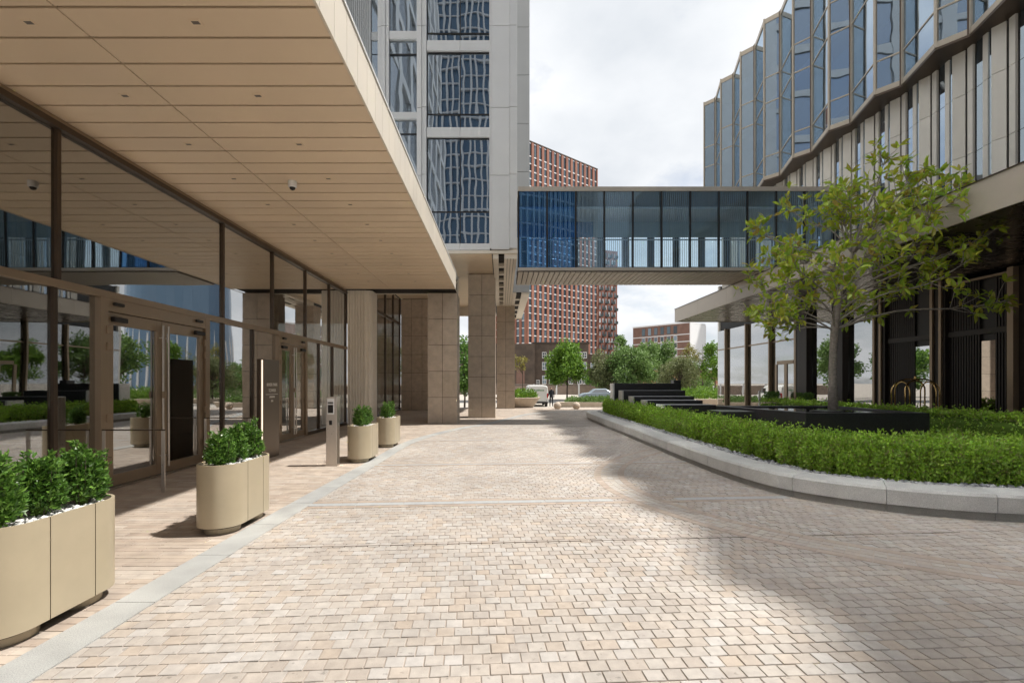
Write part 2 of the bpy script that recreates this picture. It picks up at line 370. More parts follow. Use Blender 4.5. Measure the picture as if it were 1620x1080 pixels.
# plaza: strip curve, planter bed outline
SY = [-4, 5, 9, 12, 14, 16.25, 18.1, 20.6, 23.4, 25, 26.2, 27.2]; SX = [-2.50, -2.49, -2.40, -2.33, -2.0, -1.30, -.45, .35, 1.25, 2.4, 4.2, 7.5]
def stripx(y): return np.interp(y, SY, SX)
BED = [(5.0, 22.3), (4.0, 21.75), (3.56, 20.6), (3.49, 18), (3.47, 14.5), (3.46, 11.25), (3.47, 9.2), (3.52, 7.7), (3.66, 6.75), (3.87, 6.3), (4.2, 5.92), (4.6, 5.63),
       (5.02, 5.42), (5.6, 5.26), (6.5, 5.16), (8.0, 5.16), (9.4, 5.3), (10.4, 5.75), (11.05, 6.6), (11.3, 8.2), (11.3, 14), (11.3, 19.8), (10.9, 21.4), (9.9, 22.2), (7.5, 22.45)]
bedp = catmull(BED, 8, True); bed = Path(bedp, True)
bed_poly = [tuple(p) for p in bedp]
ROT = .062; cr, sr = math.cos(ROT), math.sin(ROT)
PU, PV, JT = .1045, .1020, .0075

plaza = struct('plaza_paving')
bx('mortar_bed', MORTAR, plaza, -6, 13.5, -1.2, 27.6, -.06, -.0065)
def pieces(us, vs, lu, lv, rot, joint, jz=.0016):
    """arrays of paving pieces: centre u,v, lengths -> verts, faces of chamfered slabs (5 quads each)"""
    n = len(us); c, s_ = math.cos(rot), math.sin(rot)
    hu = (lu - joint) / 2; hv = (lv - joint) / 2; ch = .0025
    zt = rng.uniform(-jz, jz, n); tx = rng.normal(0, jz * .35, n); ty = rng.normal(0, jz * .35, n)
    V = []
    for (e, z) in ((0, 0.), (-ch, None)):
        pass
    A = []
    for inset, zo in ((ch, 0.0), (0., -ch), (0., -.016)):
        for a, b in ((-1, -1), (1, -1), (1, 1), (-1, 1)):
            du = a * (hu - inset); dv = b * (hv - inset)
            u = us + du; v = vs + dv
            A.append(np.stack([u * c - v * s_, u * s_ + v * c, zt + a * tx + b * ty + zo], -1))
    V = np.stack(A, 1)                                  # n,12,3
    q = [(0, 1, 2, 3)]
    for k in (0, 4):
        for i in range(4):
            j = (i + 1) % 4; q.append((k + i, k + 4 + i, k + 4 + j, k + j))
    return V, np.array(q)
def lay(V, q, name_single, name_rest, m, parent, keep):
    """keep: boolean, pieces that become objects of their own"""
    for Vi in V[keep]:
        c = Vi[:4].mean(0); me = np_mesh(name_single, Vi - c, q, m)
        obj(name_single, me, parent, Matrix.Translation(Vector(c)))
    Rr = V[~keep]; n = len(Rr)
    if n:
        F = (q[None] + (np.arange(n) * 12)[:, None, None]).reshape(-1, 4)
        o = obj(name_rest, np_mesh(name_rest, Rr.reshape(-1, 3), F, m), parent, kind='stuff')
def nearest(V, limit=300):
    c = V[:, :4].mean(1); px = 793 + 780 * c[:, 0] / c[:, 1]; vis = (c[:, 1] > 2.48) & (px > 5) & (px < 1615)
    d = np.where(vis, np.hypot(c[:, 0] * .6, c[:, 1]), 1e9); k = np.zeros(len(V), bool); k[np.argsort(d)[:limit]] = True; return k & vis
vv, uu = [], []
row = 0; v = -1.6
while v < 28:
    n = int(24 / PU); u0 = -7 + (row % 2) * PU / 2 + random.uniform(-.016, .016)
    uu.append(u0 + np.arange(n) * PU); vv.append(np.full(n, v)); v += PV; row += 1
uu = np.concatenate(uu); vv = np.concatenate(vv)
X = uu * cr - vv * sr; Y = uu * sr + vv * cr
ok = (Y > -.9) & (Y < 27.4) & (X > stripx(Y) - .02) & (X < 12.8)
ok &= ~inside([tuple(p) for p in bed.off(np.linspace(0, bed.len, 150), np.full(150, .22))], X, Y)
ok &= ~((X > 11.5) & (Y > 7))
uu, vv = uu[ok], vv[ok]
V, q = pieces(uu, vv, PU, PV, ROT, JT)
lay(V, q, 'sett', 'sett_field', SETT, plaza, nearest(V))
NSETT = len(V)

# transverse pale bands
def band(y0, slope, x0, x1, w, m, name, ln, z=.0035):
    u = x0; rot = math.atan(slope)
    while u < x1:
        l = min(ln * random.uniform(.9, 1.1), x1 - u)
        if l < .05: break
        me = MB().box(-l / 2 + .003, l / 2 - .003, -w / 2 + .002, w / 2 - .002, -.02, 0).mesh(name, m)
        xc = u + l / 2
        obj(name, me, plaza, Matrix.Translation((xc, y0 + slope * xc, z)) @ Matrix.Rotation(rot, 4, 'Z')); u += l
for y0, w in ((6.20, .125), (9.12, .10), (12.9, .11), (17.0, .12)):
    xl = float(stripx(y0)) + .10
    band(y0, .07, xl, 1.42 if y0 == 6.20 else (1.72 if y0 == 9.12 else 3.5), w, PALE, 'drain_slab', .62)
    if y0 in (6.20, 9.12): band(y0, .07, 2.25 if y0 < 7 else 2.35, 3.75, w, PALE, 'drain_slab', .62)
    for s_ in (-1, 1):
        band(y0 + s_ * (w / 2 + .055), .07, xl, 3.6, .10, BAND, 'border_sett', .2, z=.0025)
band(4.62, .07, -2.3, 4.6, .010, mat('joint_filler', (.15, .12, .095), .9), 'movement_joint', 3.0, z=.0042)
# curved double band
cb = Path(catmull([(3.55, 11.35), (2.95, 10.7), (2.22, 9.75), (1.72, 8.75), (1.48, 7.8), (1.47, 7.0), (1.60, 6.32), (1.80, 5.78), (2.22, 4.98), (2.9, 4.28), (3.8, 3.66), (5.2, 3.15), (7.5, 2.85), (10.5, 2.9)], 10))
def curve_piece(path, t0, t1, o0, o1, z, name, m, parent, thick=.022, n=2):
    ts = np.linspace(t0, t1, n + 1); a = path.off(ts, np.full(n + 1, o0)); b = path.off(ts, np.full(n + 1, o1))
    pts = [tuple(p) for p in a] + [tuple(p) for p in b[::-1]]
    ar = sum(pts[i][0] * pts[(i + 1) % len(pts)][1] - pts[(i + 1) % len(pts)][0] * pts[i][1] for i in range(len(pts)))
    if ar < 0: pts = pts[::-1]
    return MB().prism(pts, z - thick, z)
ts = np.linspace(0, cb.len, 160); aa = cb.off(ts, np.full(160, -.01)); bb = cb.off(ts, np.full(160, .475))
mb = MB(); 
for i in range(159):
    mb.f.append((len(mb.v), len(mb.v) + 1, len(mb.v) + 2, len(mb.v) + 3)); mb.v += [(*aa[i], .0018), (*aa[i + 1], .0018), (*bb[i + 1], .0018), (*bb[i], .0018)]
mb.build('band_mortar', MORTAR, plaza)
inner = MB()
t = 0
while t < cb.len - .2:
    l = .20
    for o0 in (0., .37):
        curve_piece(cb, t + .004, t + l - .004, o0 + .003, o0 + .097, .0045, 'border_sett', BAND, plaza).build('border_sett', BAND, plaza)
    for k in range(2):
        for o0 in (.10, .19, .28):
            p_ = curve_piece(cb, t + k * .1 + .004, t + k * .1 + .096, o0 + .003, o0 + .087, .0042 + random.uniform(-.001, .001), '', SETT, plaza)
            n0 = len(inner.v); inner.v += p_.v; inner.f += [tuple(n0 + i for i in f) for f in p_.f]
    t += l
inner.build('band_setts', SETT, plaza, kind='stuff')

# granite channel strip between terrace and setts
strip = struct('kerb_strip')
sp_ = Path(np.stack([SX, SY], -1) if False else catmull(list(zip(SX, SY)), 6))
t = 0.; 
while t < sp_.len - .4:
    l = .92
    curve_piece(sp_, t + .003, min(t + l, sp_.len) - .003, -.135, .135, .006, 'slab', KERBM, strip, .03, 4).build('granite_slab', STRIPM, strip)
    t += l
# terrace of narrow stone planks
terr = struct('terrace_paving')
bu, bv, bl = [], [], []
v = -1.2
while v < 29.5:
    u = -5.62 - random.uniform(0, .5)
    while u < 5.5:
        l = random.choice([.30, .38, .46, .55]); bu.append(u + l / 2); bv.append(v); bl.append(l); u += l
    v += .088
bu, bv, bl = map(np.array, (bu, bv, bl))
ok = (bu - bl / 2 < stripx(bv) - .02) & (bu > -5.8); bu, bv, bl = bu[ok], bv[ok], bl[ok]
over = np.minimum(bu + bl / 2, stripx(bv) + .02); lo_ = np.maximum(bu - bl / 2, -5.6); bu = (over + lo_) / 2; bl = over - lo_
ok = bl > .03; bu, bv, bl = bu[ok], bv[ok], bl[ok]
V, q = pieces(bu, bv, bl, np.full(len(bu), .088), 0., .006, .001)
lay(V, q, 'stone_plank', 'plank_field', PLANK, terr, nearest(V))

# ================================================================== LEFT BUILDING: lobby front and canopy
FX = -5.55
lob = thing('lobby_front', 'long glazed lobby front under the deep tan canopy on the left', 'building', (FX, 8, 0))
bx('floor', INTF, lob, -12.2, FX - .06, -6, 27, -.10, .008)
bx('back_wall', INTD, lob, -12.4, -12.2, -6, 27, 0, 4.8)
bx('inner_screen', INTD, lob, -8.6, -8.5, -6, 6.9, .01, 4.6)
bx('inner_screen', INTD, lob, -9.3, -9.2, 10.3, 17.5, .01, 4.6)
bx('ceiling', INTD, lob, -12.2, FX - .12, -6, 27, 4.72, 4.80)
bx('end_wall', INTD, lob, -12.2, FX - .1, -6.2, -6, 0, 4.8)
bx('upper_wall', WHITEP, lob, -14, FX - .25, -14, 17.5, 5.45, 37)
MIRR = mat('upper_mirror_glazing', (.84, .87, .90), .16, .95)  # unseen panes above the canopy, mirror metal to bounce sun onto the shaded right
for k in range(10):
    y0 = -12.6 + k * 3.0
    bx('upper_pier', WHITEP, lob, FX - .25, FX - .02, y0, y0 + .75, 5.4, 37)
    for j in range(9):
        z0 = 6.2 + j * 3.15
        me = MB().box(-.01, .01, -1.06, 1.06, -1.3, 1.3).mesh('upper_mirror_pane', MIRR)
        obj('upper_mirror_pane', me, lob, Matrix.Translation((FX - .16, y0 + 1.87, z0 + 1.35)) @ Matrix.Rotation(random.gauss(0, .03), 4, 'Z') @ Matrix.Rotation(random.gauss(0, .02), 4, 'Y'))
        bx('upper_spandrel', WHITEP, lob, FX - .25, FX - .05, y0 + .76, y0 + 2.99, z0 - .45, z0 + .02)
upm = [-5.5, -3.6, -1.3, 1.0, 3.55, 6.16, 9.82, 11.96, 13.97, 15.9, 17.6]
lom = [-5.5, -3.6, -1.3, 1.0, 3.55, 6.11, 6.82, None, 9.22, 9.82, 11.0, 12.2, None, 13.9, 15.0, 16.2, 17.6]
for i, y in enumerate(upm):
    bx('mullion', DBRONZE, lob, FX - .06, FX + .03, y - .028, y + .028, 2.78, 4.66)
    if i: bx('upper_pane', GL_LOB, lob, FX - .022, FX - .010, upm[i - 1] + .03, y - .03, 2.785, 4.655)
prev = None
for y in lom:
    if y is None: prev = None; continue
    if y not in (6.82, 9.22, 12.2, 13.9): bx('mullion', DBRONZE, lob, FX - .06, FX + .03, y - .028, y + .028, .10, 2.68)
    if prev is not None: bx('lower_pane', GL_LOB, lob, FX - .022, FX - .010, prev + .03, y - .03, .105, 2.675)
    prev = y
bx('transom', BRONZE, lob, FX - .07, FX + .055, -5.5, 17.6, 2.68, 2.78, .004)
bx('head_frame', DBRONZE, lob, FX - .08, FX + .07, -5.5, 17.6, 4.66, 4.735, .004)
bx('head_trim', BRONZE, lob, FX - .08, FX + .045, -5.5, 17.6, 4.737, 4.79)
for a, b in ((-5.5, 6.76), (9.28, 12.14), (13.96, 17.6)):
    bx('sill', DBRONZE, lob, FX - .07, FX + .05, a, b, .009, .10, .004)
def door(y0, y1, leaves, label):
    d = bx('door', BRONZE, lob, FX - .07, FX + .07, y0, y0 + .13, .01, 2.678, .004); d['label'] = label
    bx('jamb', BRONZE, d, FX - .07, FX + .07, y1 - .13, y1, .01, 2.678, .004)
    bx('head', BRONZE, d, FX - .065, FX + .065, y0 + .131, y1 - .131, 2.50, 2.677, .004)
    bx('threshold', STEEL, d, FX - .07, FX + .10, y0 + .131, y1 - .131, .009, .022)
    a = y0 + .14; w = (y1 - y0 - .28) / leaves
    for i in range(leaves):
        c, e = a + i * w + .004, a + (i + 1) * w - .004
        lf = MB().box(FX - .03, FX + .035, c, c + .115, .03, 2.49).box(FX - .03, FX + .035, e - .115, e, .03, 2.49).box(FX - .028, FX + .033, c + .115, e - .115, .03, .19).box(FX - .028, FX + .033, c + .115, e - .115, 2.32, 2.49)
        lf.build('leaf_frame', BRONZE, d)
        bx('glass_pane', GL_LOB, d, FX - .004, FX + .006, c + .117, e - .117, .192, 2.318)
        hy = e - .06 if i == 0 and leaves == 2 else c + .06
        h = MB().tube([(FX + .10, hy, .14), (FX + .10, hy, 2.42)], .017, 12)
        for z in (.32, 2.22): h.beam((FX + .03, hy, z), (FX + .10, hy, z), .02, .02)
        h.build('pull_handle', STEEL, d)
        for z in (.35, .95, 1.95, 2.18):
            hy2 = c - .012 if (i == 0) else e + .012
            MB().box(FX + .036, FX + .085, hy2 - .04, hy2 + .04, z, z + .11).build('hinge', BRONZE, d, bevel=.008)
        cy_ = c + .06 if i == 0 else e - .30
        bx('door_closer', BLACKM, d, FX + .036, FX + .10, cy_, cy_ + .26, 2.36, 2.43, .012)
        bx('sensor', BLACKM, d, FX + .067, FX + .11, cy_, cy_ + .18, 2.585, 2.63, .01)
    if leaves == 2: bx('lock_case', BRONZE, d, FX + .09, FX + .13, a + w - .09, a + w - .03, 1.25, 1.36, .006)
door(6.75, 9.28, 2, 'double glazed entrance doors with tall steel pull handles')
door(12.14, 13.96, 2, 'farther glazed entrance doors behind the totem sign')
bx('door_card_reader', BLACKM, lob, FX + .031, FX + .05, 12.0, 12.06, 1.2, 1.35)

can = thing('canopy', 'deep flat canopy with tan plank soffit and cream fascia over the lobby doors', 'canopy', (-3.5, 8, 4.8))
bx('roof_slab', GAPM, can, -5.6, -1.66, -5.5, 18.45, 4.835, 5.30)
bx('roof_cover', RIBGREY, can, -5.6, -1.64, -5.5, 18.45, 5.302, 5.345)
y = -5.5 + .16; P_ = .385
pm1 = MB().box(-.83, .80, -P_ / 2 + .016, P_ / 2 - .016, 0, .03).mesh('soffit_plank', SOFF)
pm2 = MB().box(-1.147, 1.147, -P_ / 2 + .016, P_ / 2 - .016, 0, .03).mesh('soffit_plank', SOFF)
fm = MB().box(0, .035, -P_ / 2 + .0035, P_ / 2 - .0035, -.02, .53).mesh('fascia_panel', FASC)
Y0P = 4.34 - 25 * P_ - P_ / 2
for k in range(59):
    yc = Y0P + k * P_ + P_ / 2
    yc = 4.34 + P_ / 2 + (k - 25) * P_
    if yc > 18.4 or yc < -5.3: continue
    obj('soffit_plank', pm1, can, Matrix.Translation((-4.735, yc, 4.80)))
    obj('soffit_plank', pm2, can, Matrix.Translation((-2.772, yc, 4.80)))
    obj('fascia_panel', fm, can, Matrix.Translation((-1.635, yc, 4.82)))
bx('fascia_cap', WHITEP, can, -1.70, -1.585, -5.5, 18.47, 5.352, 5.385)
bx('end_panel', FASC, can, -5.6, -1.60, 18.452, 18.49, 4.80, 5.345)
bx('edge_trim', FASC, can, -1.622, -1.60, -5.5, 18.45, 4.785, 4.80)
# downlights and dome camera
lm = MB().box(-.05, .05, -.04, .04, -.003, .004).mesh('downlight', SOFF)
lm2 = MB().box(-.034, .034, -.02, .02, -.005, -.0031).mesh('lens', mat('lens_grey', (.14, .12, .10), .4))
for ri, xx in enumerate((-4.33, -2.80)):
    for k in range(11):
        yy = 4.52 + 1.155 * k
        o = obj('downlight', lm, can, Matrix.Translation((xx, yy, 4.798))); obj('lens', lm2, o, Matrix.Translation((xx, yy, 4.798)))
dc = thing('dome_camera', 'small white dome camera fixed under the tan canopy', 'camera', (-3.43, 8.1, 4.8))
MB().lathe((-3.43, 8.1, 4.70), [(.055, .0), (.068, .012), (.07, .10)], 20).build('housing', WHITES, dc, smooth=False)
MB().lathe((-3.43, 8.1, 4.655), [(.012, 0), (.034, .012), (.045, .030), (.046, .046)], 16).build('lens_dome', BLACKM, dc, smooth=True)

# guard rails either side of the entrance doors
for yy, lab in ((6.76, 'thin flat-bar guard rail at the near side of the entrance doors'), (9.08, 'thin flat-bar guard rail at the far side of the entrance doors')):
    r_ = thing('guard_rail', lab, 'rail', (-5.0, yy, 0), 'guard rails beside the entrance doors')
    bx('post', STEEL, r_, -5.47, -5.43, yy - .006, yy + .006, .0, .84)
    bx('post', STEEL, r_, -4.66, -4.61, yy - .006, yy + .006, .0, .84)
    bx('top_bar', DBRONZE, r_, -5.47, -4.61, yy - .008, yy + .008, .842, .86)

# fluted pier
pier = thing('fluted_pier', 'cream fluted pier at the end of the lobby glazing', 'pier', (-5.1, 18, 0))
pts = []
def flute_line(a, b, n, nrm):
    a = np.array(a); b = np.array(b); o = []
    for i in range(n):
        for f, d in ((.0, 0), (.55, 0), (.62, -.045), (.93, -.045)):
            o.append(tuple(a + (b - a) * (i + f) / n + np.array(nrm) * d))
    return o
pts += flute_line((-5.50, 17.62), (-4.80, 17.62), 7, (0, -1))
pts += [(-4.72, 17.65), (-4.66, 17.72)]
pts += flute_line((-4.63, 17.82), (-4.63, 18.42), 6, (1, 0))
pts += [(-5.5, 18.42)]
MB().prism(pts, .0, 4.798).build('shaft', FLUTE, pier)
# further glazing beyond the canopy and stone return wall
fg = thing('tall_side_glazing', 'tall dark glazing between the fluted pier and the stone wall', 'window wall', (FX, 22, 0))
ym = [18.5, 20.2, 21.9, 23.6, 25.3, 27.0]
for i, y in enumerate(ym):
    bx('mullion', DBRONZE, fg, FX - .05, FX + .04, y - .03, y + .03, .05, 6.08)
    if i:
        for z0, z1 in ((.06, 4.62), (4.76, 6.07)): bx('glass_pane', GL_LOB, fg, FX - .022, FX - .01, ym[i - 1] + .031, y - .031, z0, z1)
bx('transom', DBRONZE, fg, FX - .05, FX + .05, 18.5, 27, 4.63, 4.75); bx('sill', DBRONZE, fg, FX - .05, FX + .045, 18.5, 27, .0, .05)
def tiled(t, x0, x1, y0, y1, z0, z1, rows, nf, ns, faces='FRBL', th=.03, gap=.013):
    bx('core', GAPM, t, x0 + th + .004, x1 - th - .004, y0 + th + .004, y1 - th - .004, z0, z1)
    h = (z1 - z0) / rows
    for r in range(rows):
        a, b = z0 + r * h + gap / 2, z0 + (r + 1) * h - gap / 2
        for i in range(nf):
            w = (x1 - x0) / nf; c, d = x0 + i * w + (gap / 2 if i else 0), x0 + (i + 1) * w - (gap / 2 if i < nf - 1 else 0)
            if 'F' in faces: bx('stone_tile', STONE, t, c, d, y0, y0 + th, a, b, .002)
            if 'B' in faces and r % 1 == 0: bx('stone_tile', STONE, t, c, d, y1 - th, y1, a, b)
        for i in range(ns):
            w = (y1 - y0 - 2 * th - .004) / ns; c, d = y0 + th + .002 + i * w + gap / 2, y0 + th + .002 + (i + 1) * w - gap / 2
            if 'R' in faces: bx('stone_tile', STONE, t, x1 - th, x1, c, d, a, b)
            if 'L' in faces: bx('stone_tile', STONE, t, x0, x0 + th, c, d, a, b)
sw = thing('stone_return_wall', 'shaded stone-tiled wall set back behind the nearest pillar', 'wall', (-4.5, 27.3, 0))
tiled(sw, -5.5, -3.2, 27.05, 27.6, 0, 6.08, 6, 4, 1, 'FR')
for i, (x0, x1, yf, z1, rows, lab) in enumerate(((-2.70, -1.62, 18.1, 4.79, 5, 'nearest stone-tiled pillar, under the end of the tan canopy'),
                                                  (-1.40, -.25, 20.9, 6.08, 7, 'middle stone-tiled pillar, reaching up to the tower soffit'),
                                                  (-.26, .78, 28.5, 6.0, 6, 'farthest stone-tiled pillar, beside the bowl planter'))):
    t = thing('stone_pillar', lab, 'pillar', ((x0 + x1) / 2, yf, 0), 'stone pillars below the tower')
    tiled(t, x0, x1, yf, yf + 1.1, 0, z1, rows, 2, 2)

# ================================================================== LEFT TOWER
tow = thing('residential_tower', 'pale panelled tower with tall blue windows above the tan canopy', 'tower', (-4, 17.6, 6.1))
TY = 17.6
bx('core_wall', DARKI, tow, -13.9, .50, TY + 1.2, 34, 6.3, 34)
bx('rear_wall', RIBGREY, tow, -13.9, .50, 34, 34.2, 6.2, 34)
bx('side_wall', WHITEP, tow, .50, .56, TY + .12, 34, 6.2, 34)
# soffit planks under the tower
bx('soffit_backing', GAPM, tow, -13.9, -.32, TY + .05, 30, 6.14, 6.28)
sm = MB().box(-2.59, 2.59, -P_ / 2 + .006, P_ / 2 - .006, 0, .03).mesh('soffit_plank', SOFF)
k = 0
while TY + .25 + k * P_ < 29.9:
    obj('soffit_plank', sm, tow, Matrix.Translation((-2.93, TY + .25 + k * P_, 6.105))); k += 1
bx('soffit_trim', FASC, tow, -13.9, .58, TY - .04, TY + .05, 6.10, 6.2)
bx('rear_beam', FASC, tow, -5.5, -.32, 29.92, 30.2, 5.55, 6.28)
# edge beam with dark ladder recesses
eb = bx('edge_beam', FASC, tow, -.30, -.10, TY + .051, 28.4, 5.93, 6.28); bx('beam_strip', FASC, tow, .11, .56, TY + .051, 28.4, 5.93, 6.28)
for k in range(8):
    y0 = TY + .2 + k * 1.32
    bx('recess', GAPM, tow, -.099, .109, y0, y0 + 1.05, 6.06, 6.2); bx('cross_bar', FASC, tow, -.0995, .1095, y0 + 1.051, y0 + 1.319, 5.935, 6.2)
for x in (.22, .33, .44): bx('groove', GAPM, tow, x - .006, x + .006, TY + .055, 28.39, 5.922, 5.9295)
bx('beam_end', FASC, tow, -.30, .56, 28.402, 28.5, 5.92, 6.3)
def pane(x0, x1, z0, z1, yo=.10):
    me = MB().box(-(x1 - x0) / 2, (x1 - x0) / 2, 0, .014, -(z1 - z0) / 2, (z1 - z0) / 2).mesh('window_pane', GL_TOW)
    obj('window_pane', me, tow, Matrix.Translation(((x0 + x1) / 2, TY + yo, (z0 + z1) / 2)) @ Matrix.Rotation(random.gauss(0, .008), 4, 'Z') @ Matrix.Rotation(random.gauss(0, .006), 4, 'X'))
LV = [(6.46, 10.25), (10.60, 13.32), (13.70, 16.45), (16.83, 19.6), (19.98, 22.7), (23.1, 25.9), (26.3, 29.1)]
TR = [7.61, 11.10, 14.0, 17.2, 20.3, 23.4, 26.6]
for i, ((z0, z1), tz) in enumerate(zip(LV, TR)):
    for x0, x1 in ((-2.63, -1.485), (-1.455, -.43)):
        pane(x0, x1, z0 + .03, tz - .02); pane(x0, x1, tz + .02, z1 - .03)
    bx('mullion', BLACKM, tow, -1.484, -1.456, TY + .06, TY + .13, z0, z1)
    bx('window_transom', BLACKM, tow, -2.63, -.43, TY + .065, TY + .128, tz - .019, tz + .019)
    bx('window_head', BLACKM, tow, -2.63, -.43, TY + .066, TY + .127, z1 - .029, z1)
    bx('window_sill', BLACKM, tow, -2.63, -.43, TY + .066, TY + .127, z0, z0 + .029)
    top = z0 if i == 0 else z0; bot = 6.22 if i == 0 else LV[i - 1][1]
    bx('spandrel', WHITEP, tow, -2.66, -1.475, TY - .02, TY + .2, bot + .003, z0 - .003, .012)
    bx('spandrel', WHITEP, tow, -1.468, -.40, TY - .02, TY + .2, bot + .003, z0 - .003, .012)
    if i % 2 == 0: bx('blind', CURT, tow, -2.5, -1.9, TY + .5, TY + .53, z0 + .2, z1)
    bx('floor_slab', DARKI, tow, -13.8, .49, TY + .22, TY + 1.19, bot + .01, z0 - .01)
LN = [(6.46, 8.25), (8.5, 10.90), (11.15, 13.75), (14.04, 16.7), (17.0, 19.6), (19.9, 22.6), (22.9, 25.6), (25.9, 28.6)]
for i, (z0, z1) in enumerate(LN):
    tz = z1 - .50
    pane(-3.98, -3.03, z0 + .02, tz - .02); pane(-3.98, -3.03, tz + .02, z1 - .02)
    bx('window_transom', BLACKM, tow, -3.99, -3.02, TY + .065, TY + .128, tz - .019, tz + .019)
    pane(-4.64, -4.42, z0, tz); pane(-4.64, -4.42, tz + .03, z1)
    if i: bx('spandrel', WHITEP, tow, -4.0, -3.01, TY - .01, TY + .2, LN[i - 1][1] + .003, z0 - .003, .012)
    if i: bx('narrow_spandrel', RIBGREY, tow, -4.65, -4.41, TY + .05, TY + .2, LN[i - 1][1] + .003, z0 - .003)
    bx('curtain', CURT, tow, -3.9, -3.1, TY + .45, TY + .48, z0 + .05, z1 - .1)
# vertical white piers, each storey a panel with a stepped joint
zj = [6.22, 8.85, 11.25, 14.15, 17.0, 19.9, 22.8, 25.7, 28.6]
for a, b in zip(zj[:-1], zj[1:]):
    for x0, x1, yo in ((-3.0, -2.84, -.10), (-2.835, -2.67, -.04), (-.425, -.365, -.03), (-.36, .285, -.10), (.29, .565, -.05), (-4.40, -4.26, -.06), (-4.255, -4.13, -.10), (-4.125, -4.01, -.03)):
        dz = .06 if yo > -.06 else 0.
        bx('pier_panel', WHITEP, tow, x0, x1, TY + yo, TY + .2, a + .008 + dz, b - .008 + dz, .006)
# ribbed panels on the left part
rb = MB()
x = -13.8
while x < -4.68:
    rb.box(x, x + .035, TY - .01, TY + .04, 6.22, 30); x += .075
rb.build('rib_field', RIBGREY, tow, kind='stuff'); bx('rib_panel', RIBGREY, tow, -13.8, -4.66, TY + .04, TY + .2, 6.22, 30)
# ribbed rear bay beyond the bridge
RY = 24.7
bay = thing('ribbed_tower_bay', 'narrow grey ribbed tower bay rising behind the glass bridge', 'tower bay', (1, RY, 6))
zz_ = [6.02, 7.2, 9.62, 12.05, 14.47, 16.9, 19.3, 21.7, 24.1, 26.5, 29]
for a, b in zip(zz_[:-1], zz_[1:]):
    mb = MB().box(.58, 1.42, RY + .03, RY + .1, a + .012, b - .012)
    for k in range(14): mb.box(.585 + k * .06, .62 + k * .06, RY, RY + .029, a + .012, b - .012)
    mb.build('ribbed_panel', RIBGREY, bay)
bx('side_panel', RIBGREY, bay, .58, 1.40, RY + .11, 34.1, 6.3, 29)
bx('soffit_strip', FASC, bay, 1.02, 1.42, RY + .03, 34.2, 5.95, 6.019); bx('soffit_strip', FASC, bay, .58, .76, RY + .03, 34.2, 5.95, 6.019)
for k in range(5):
    bx('recess', GAPM, bay, .765, 1.015, RY + .2 + k * 1.9, RY + 1.7 + k * 1.9, 6.0, 6.25); bx('cross_bar', FASC, bay, .765, 1.015, RY + 1.71 + k * 1.9, RY + 2.09 + k * 1.9, 5.96, 6.25)
bx('soffit_end', FASC, bay, .58, 1.42, 34.21, 34.3, 5.9, 6.3)

# ================================================================== BRIDGE
br = thing('glass_bridge', 'enclosed glass footbridge linking the two buildings over the drive', 'bridge', (5, 19, 5.5))
BY0, BY1, BZ0, BZ1 = 17.9, 20.2, 5.52, 8.59; BX0, BX1 = .61, 12.06
bx('roof', CHAMPD, br, BX0, BX1, BY0 - .05, BY1 + .05, 8.43, BZ1)
bx('bottom_beam', CHAMPD, br, BX0, BX1, BY0 - .05, BY0 + .1, BZ0 + .03, 5.66); bx('rear_beam', CHAMPD, br, BX0, BX1, BY1 - .1, BY1 + .05, BZ0 + .03, 5.66)
bx('floor', INTF, br, BX0, BX1, BY0 + .101, BY1 - .101, 5.60, 5.72)
bx('ceiling_panel', WHITEP, br, BX0, BX1, BY0 + .5, BY1 - .3, 7.98, 8.05)
nb = 60; pw = (BX1 - BX0) / nb
pm = MB().box(.014, pw - .014, BY0 + .0, BY1, BZ0 - .03, BZ0 + .0).mesh('soffit_plank', mat('bridge_soffit', None, .45, .3, var=.05, cols=[(.36, .31, .25), (.40, .345, .28), (.38, .325, .265)]))
for k in range(nb): obj('soffit_plank', pm, br, Matrix.Translation((BX0 + k * pw, 0, 0)))
bx('soffit_backing', GAPM, br, BX0, BX1, BY0 + .02, BY1 - .02, BZ0 + .001, BZ0 + .028)
xm = [.625 + 1.038 * k for k in range(12)]
for i, x in enumerate(xm):
    bx('mullion', BLACKM, br, x - .028, x + .028, BY0 - .04, BY0 + .06, 5.662, 8.428)
    bx('rear_mullion', DBRONZE, br, x - .13 + .3, x + .13 + .3, BY1 - .08, BY1 + .02, 5.662, 8.428) if x < 11.5 else None
    if i:
        bx('glass_pane', glass('sky_tinted_bridge_glass', (.42, .65, .90), .10, 2.5, gtint=(.45, .75, 1), frit=(0, 14, .16, (.09, .20, .36))) if i < 3 else GL_BRI, br, xm[i - 1] + .029, x - .029, BY0 - .005, BY0 + .007, 5.663, 8.427)  # blue tint and frit of the left bays stand in for reflected sky
        bx('rear_pane', GL_BRR, br, xm[i - 1] + .44 if i else x, min(x + .16, 12.0), BY1 - .03, BY1 - .018, 6.05, 7.40)
        bx('spandrel_panel', mat('grey_rear_panel', (.40, .46, .46), .7) if i > 3 else mat('sky_reflection_panel', (.09, .24, .50), .6), br, xm[i - 1] + .002, x - .002, BY1 - .12, BY1 - .09, 7.41, 8.42)  # blue behind the left bays paints in the sky reflected there
        bx('kick_panel', DARKI, br, xm[i - 1] + .002, x - .002, BY1 - .12, BY1 - .09, 5.73, 6.04)
bx('handrail', STEEL, br, BX0, BX1, BY0 + .2, BY0 + .23, 6.72, 6.76)

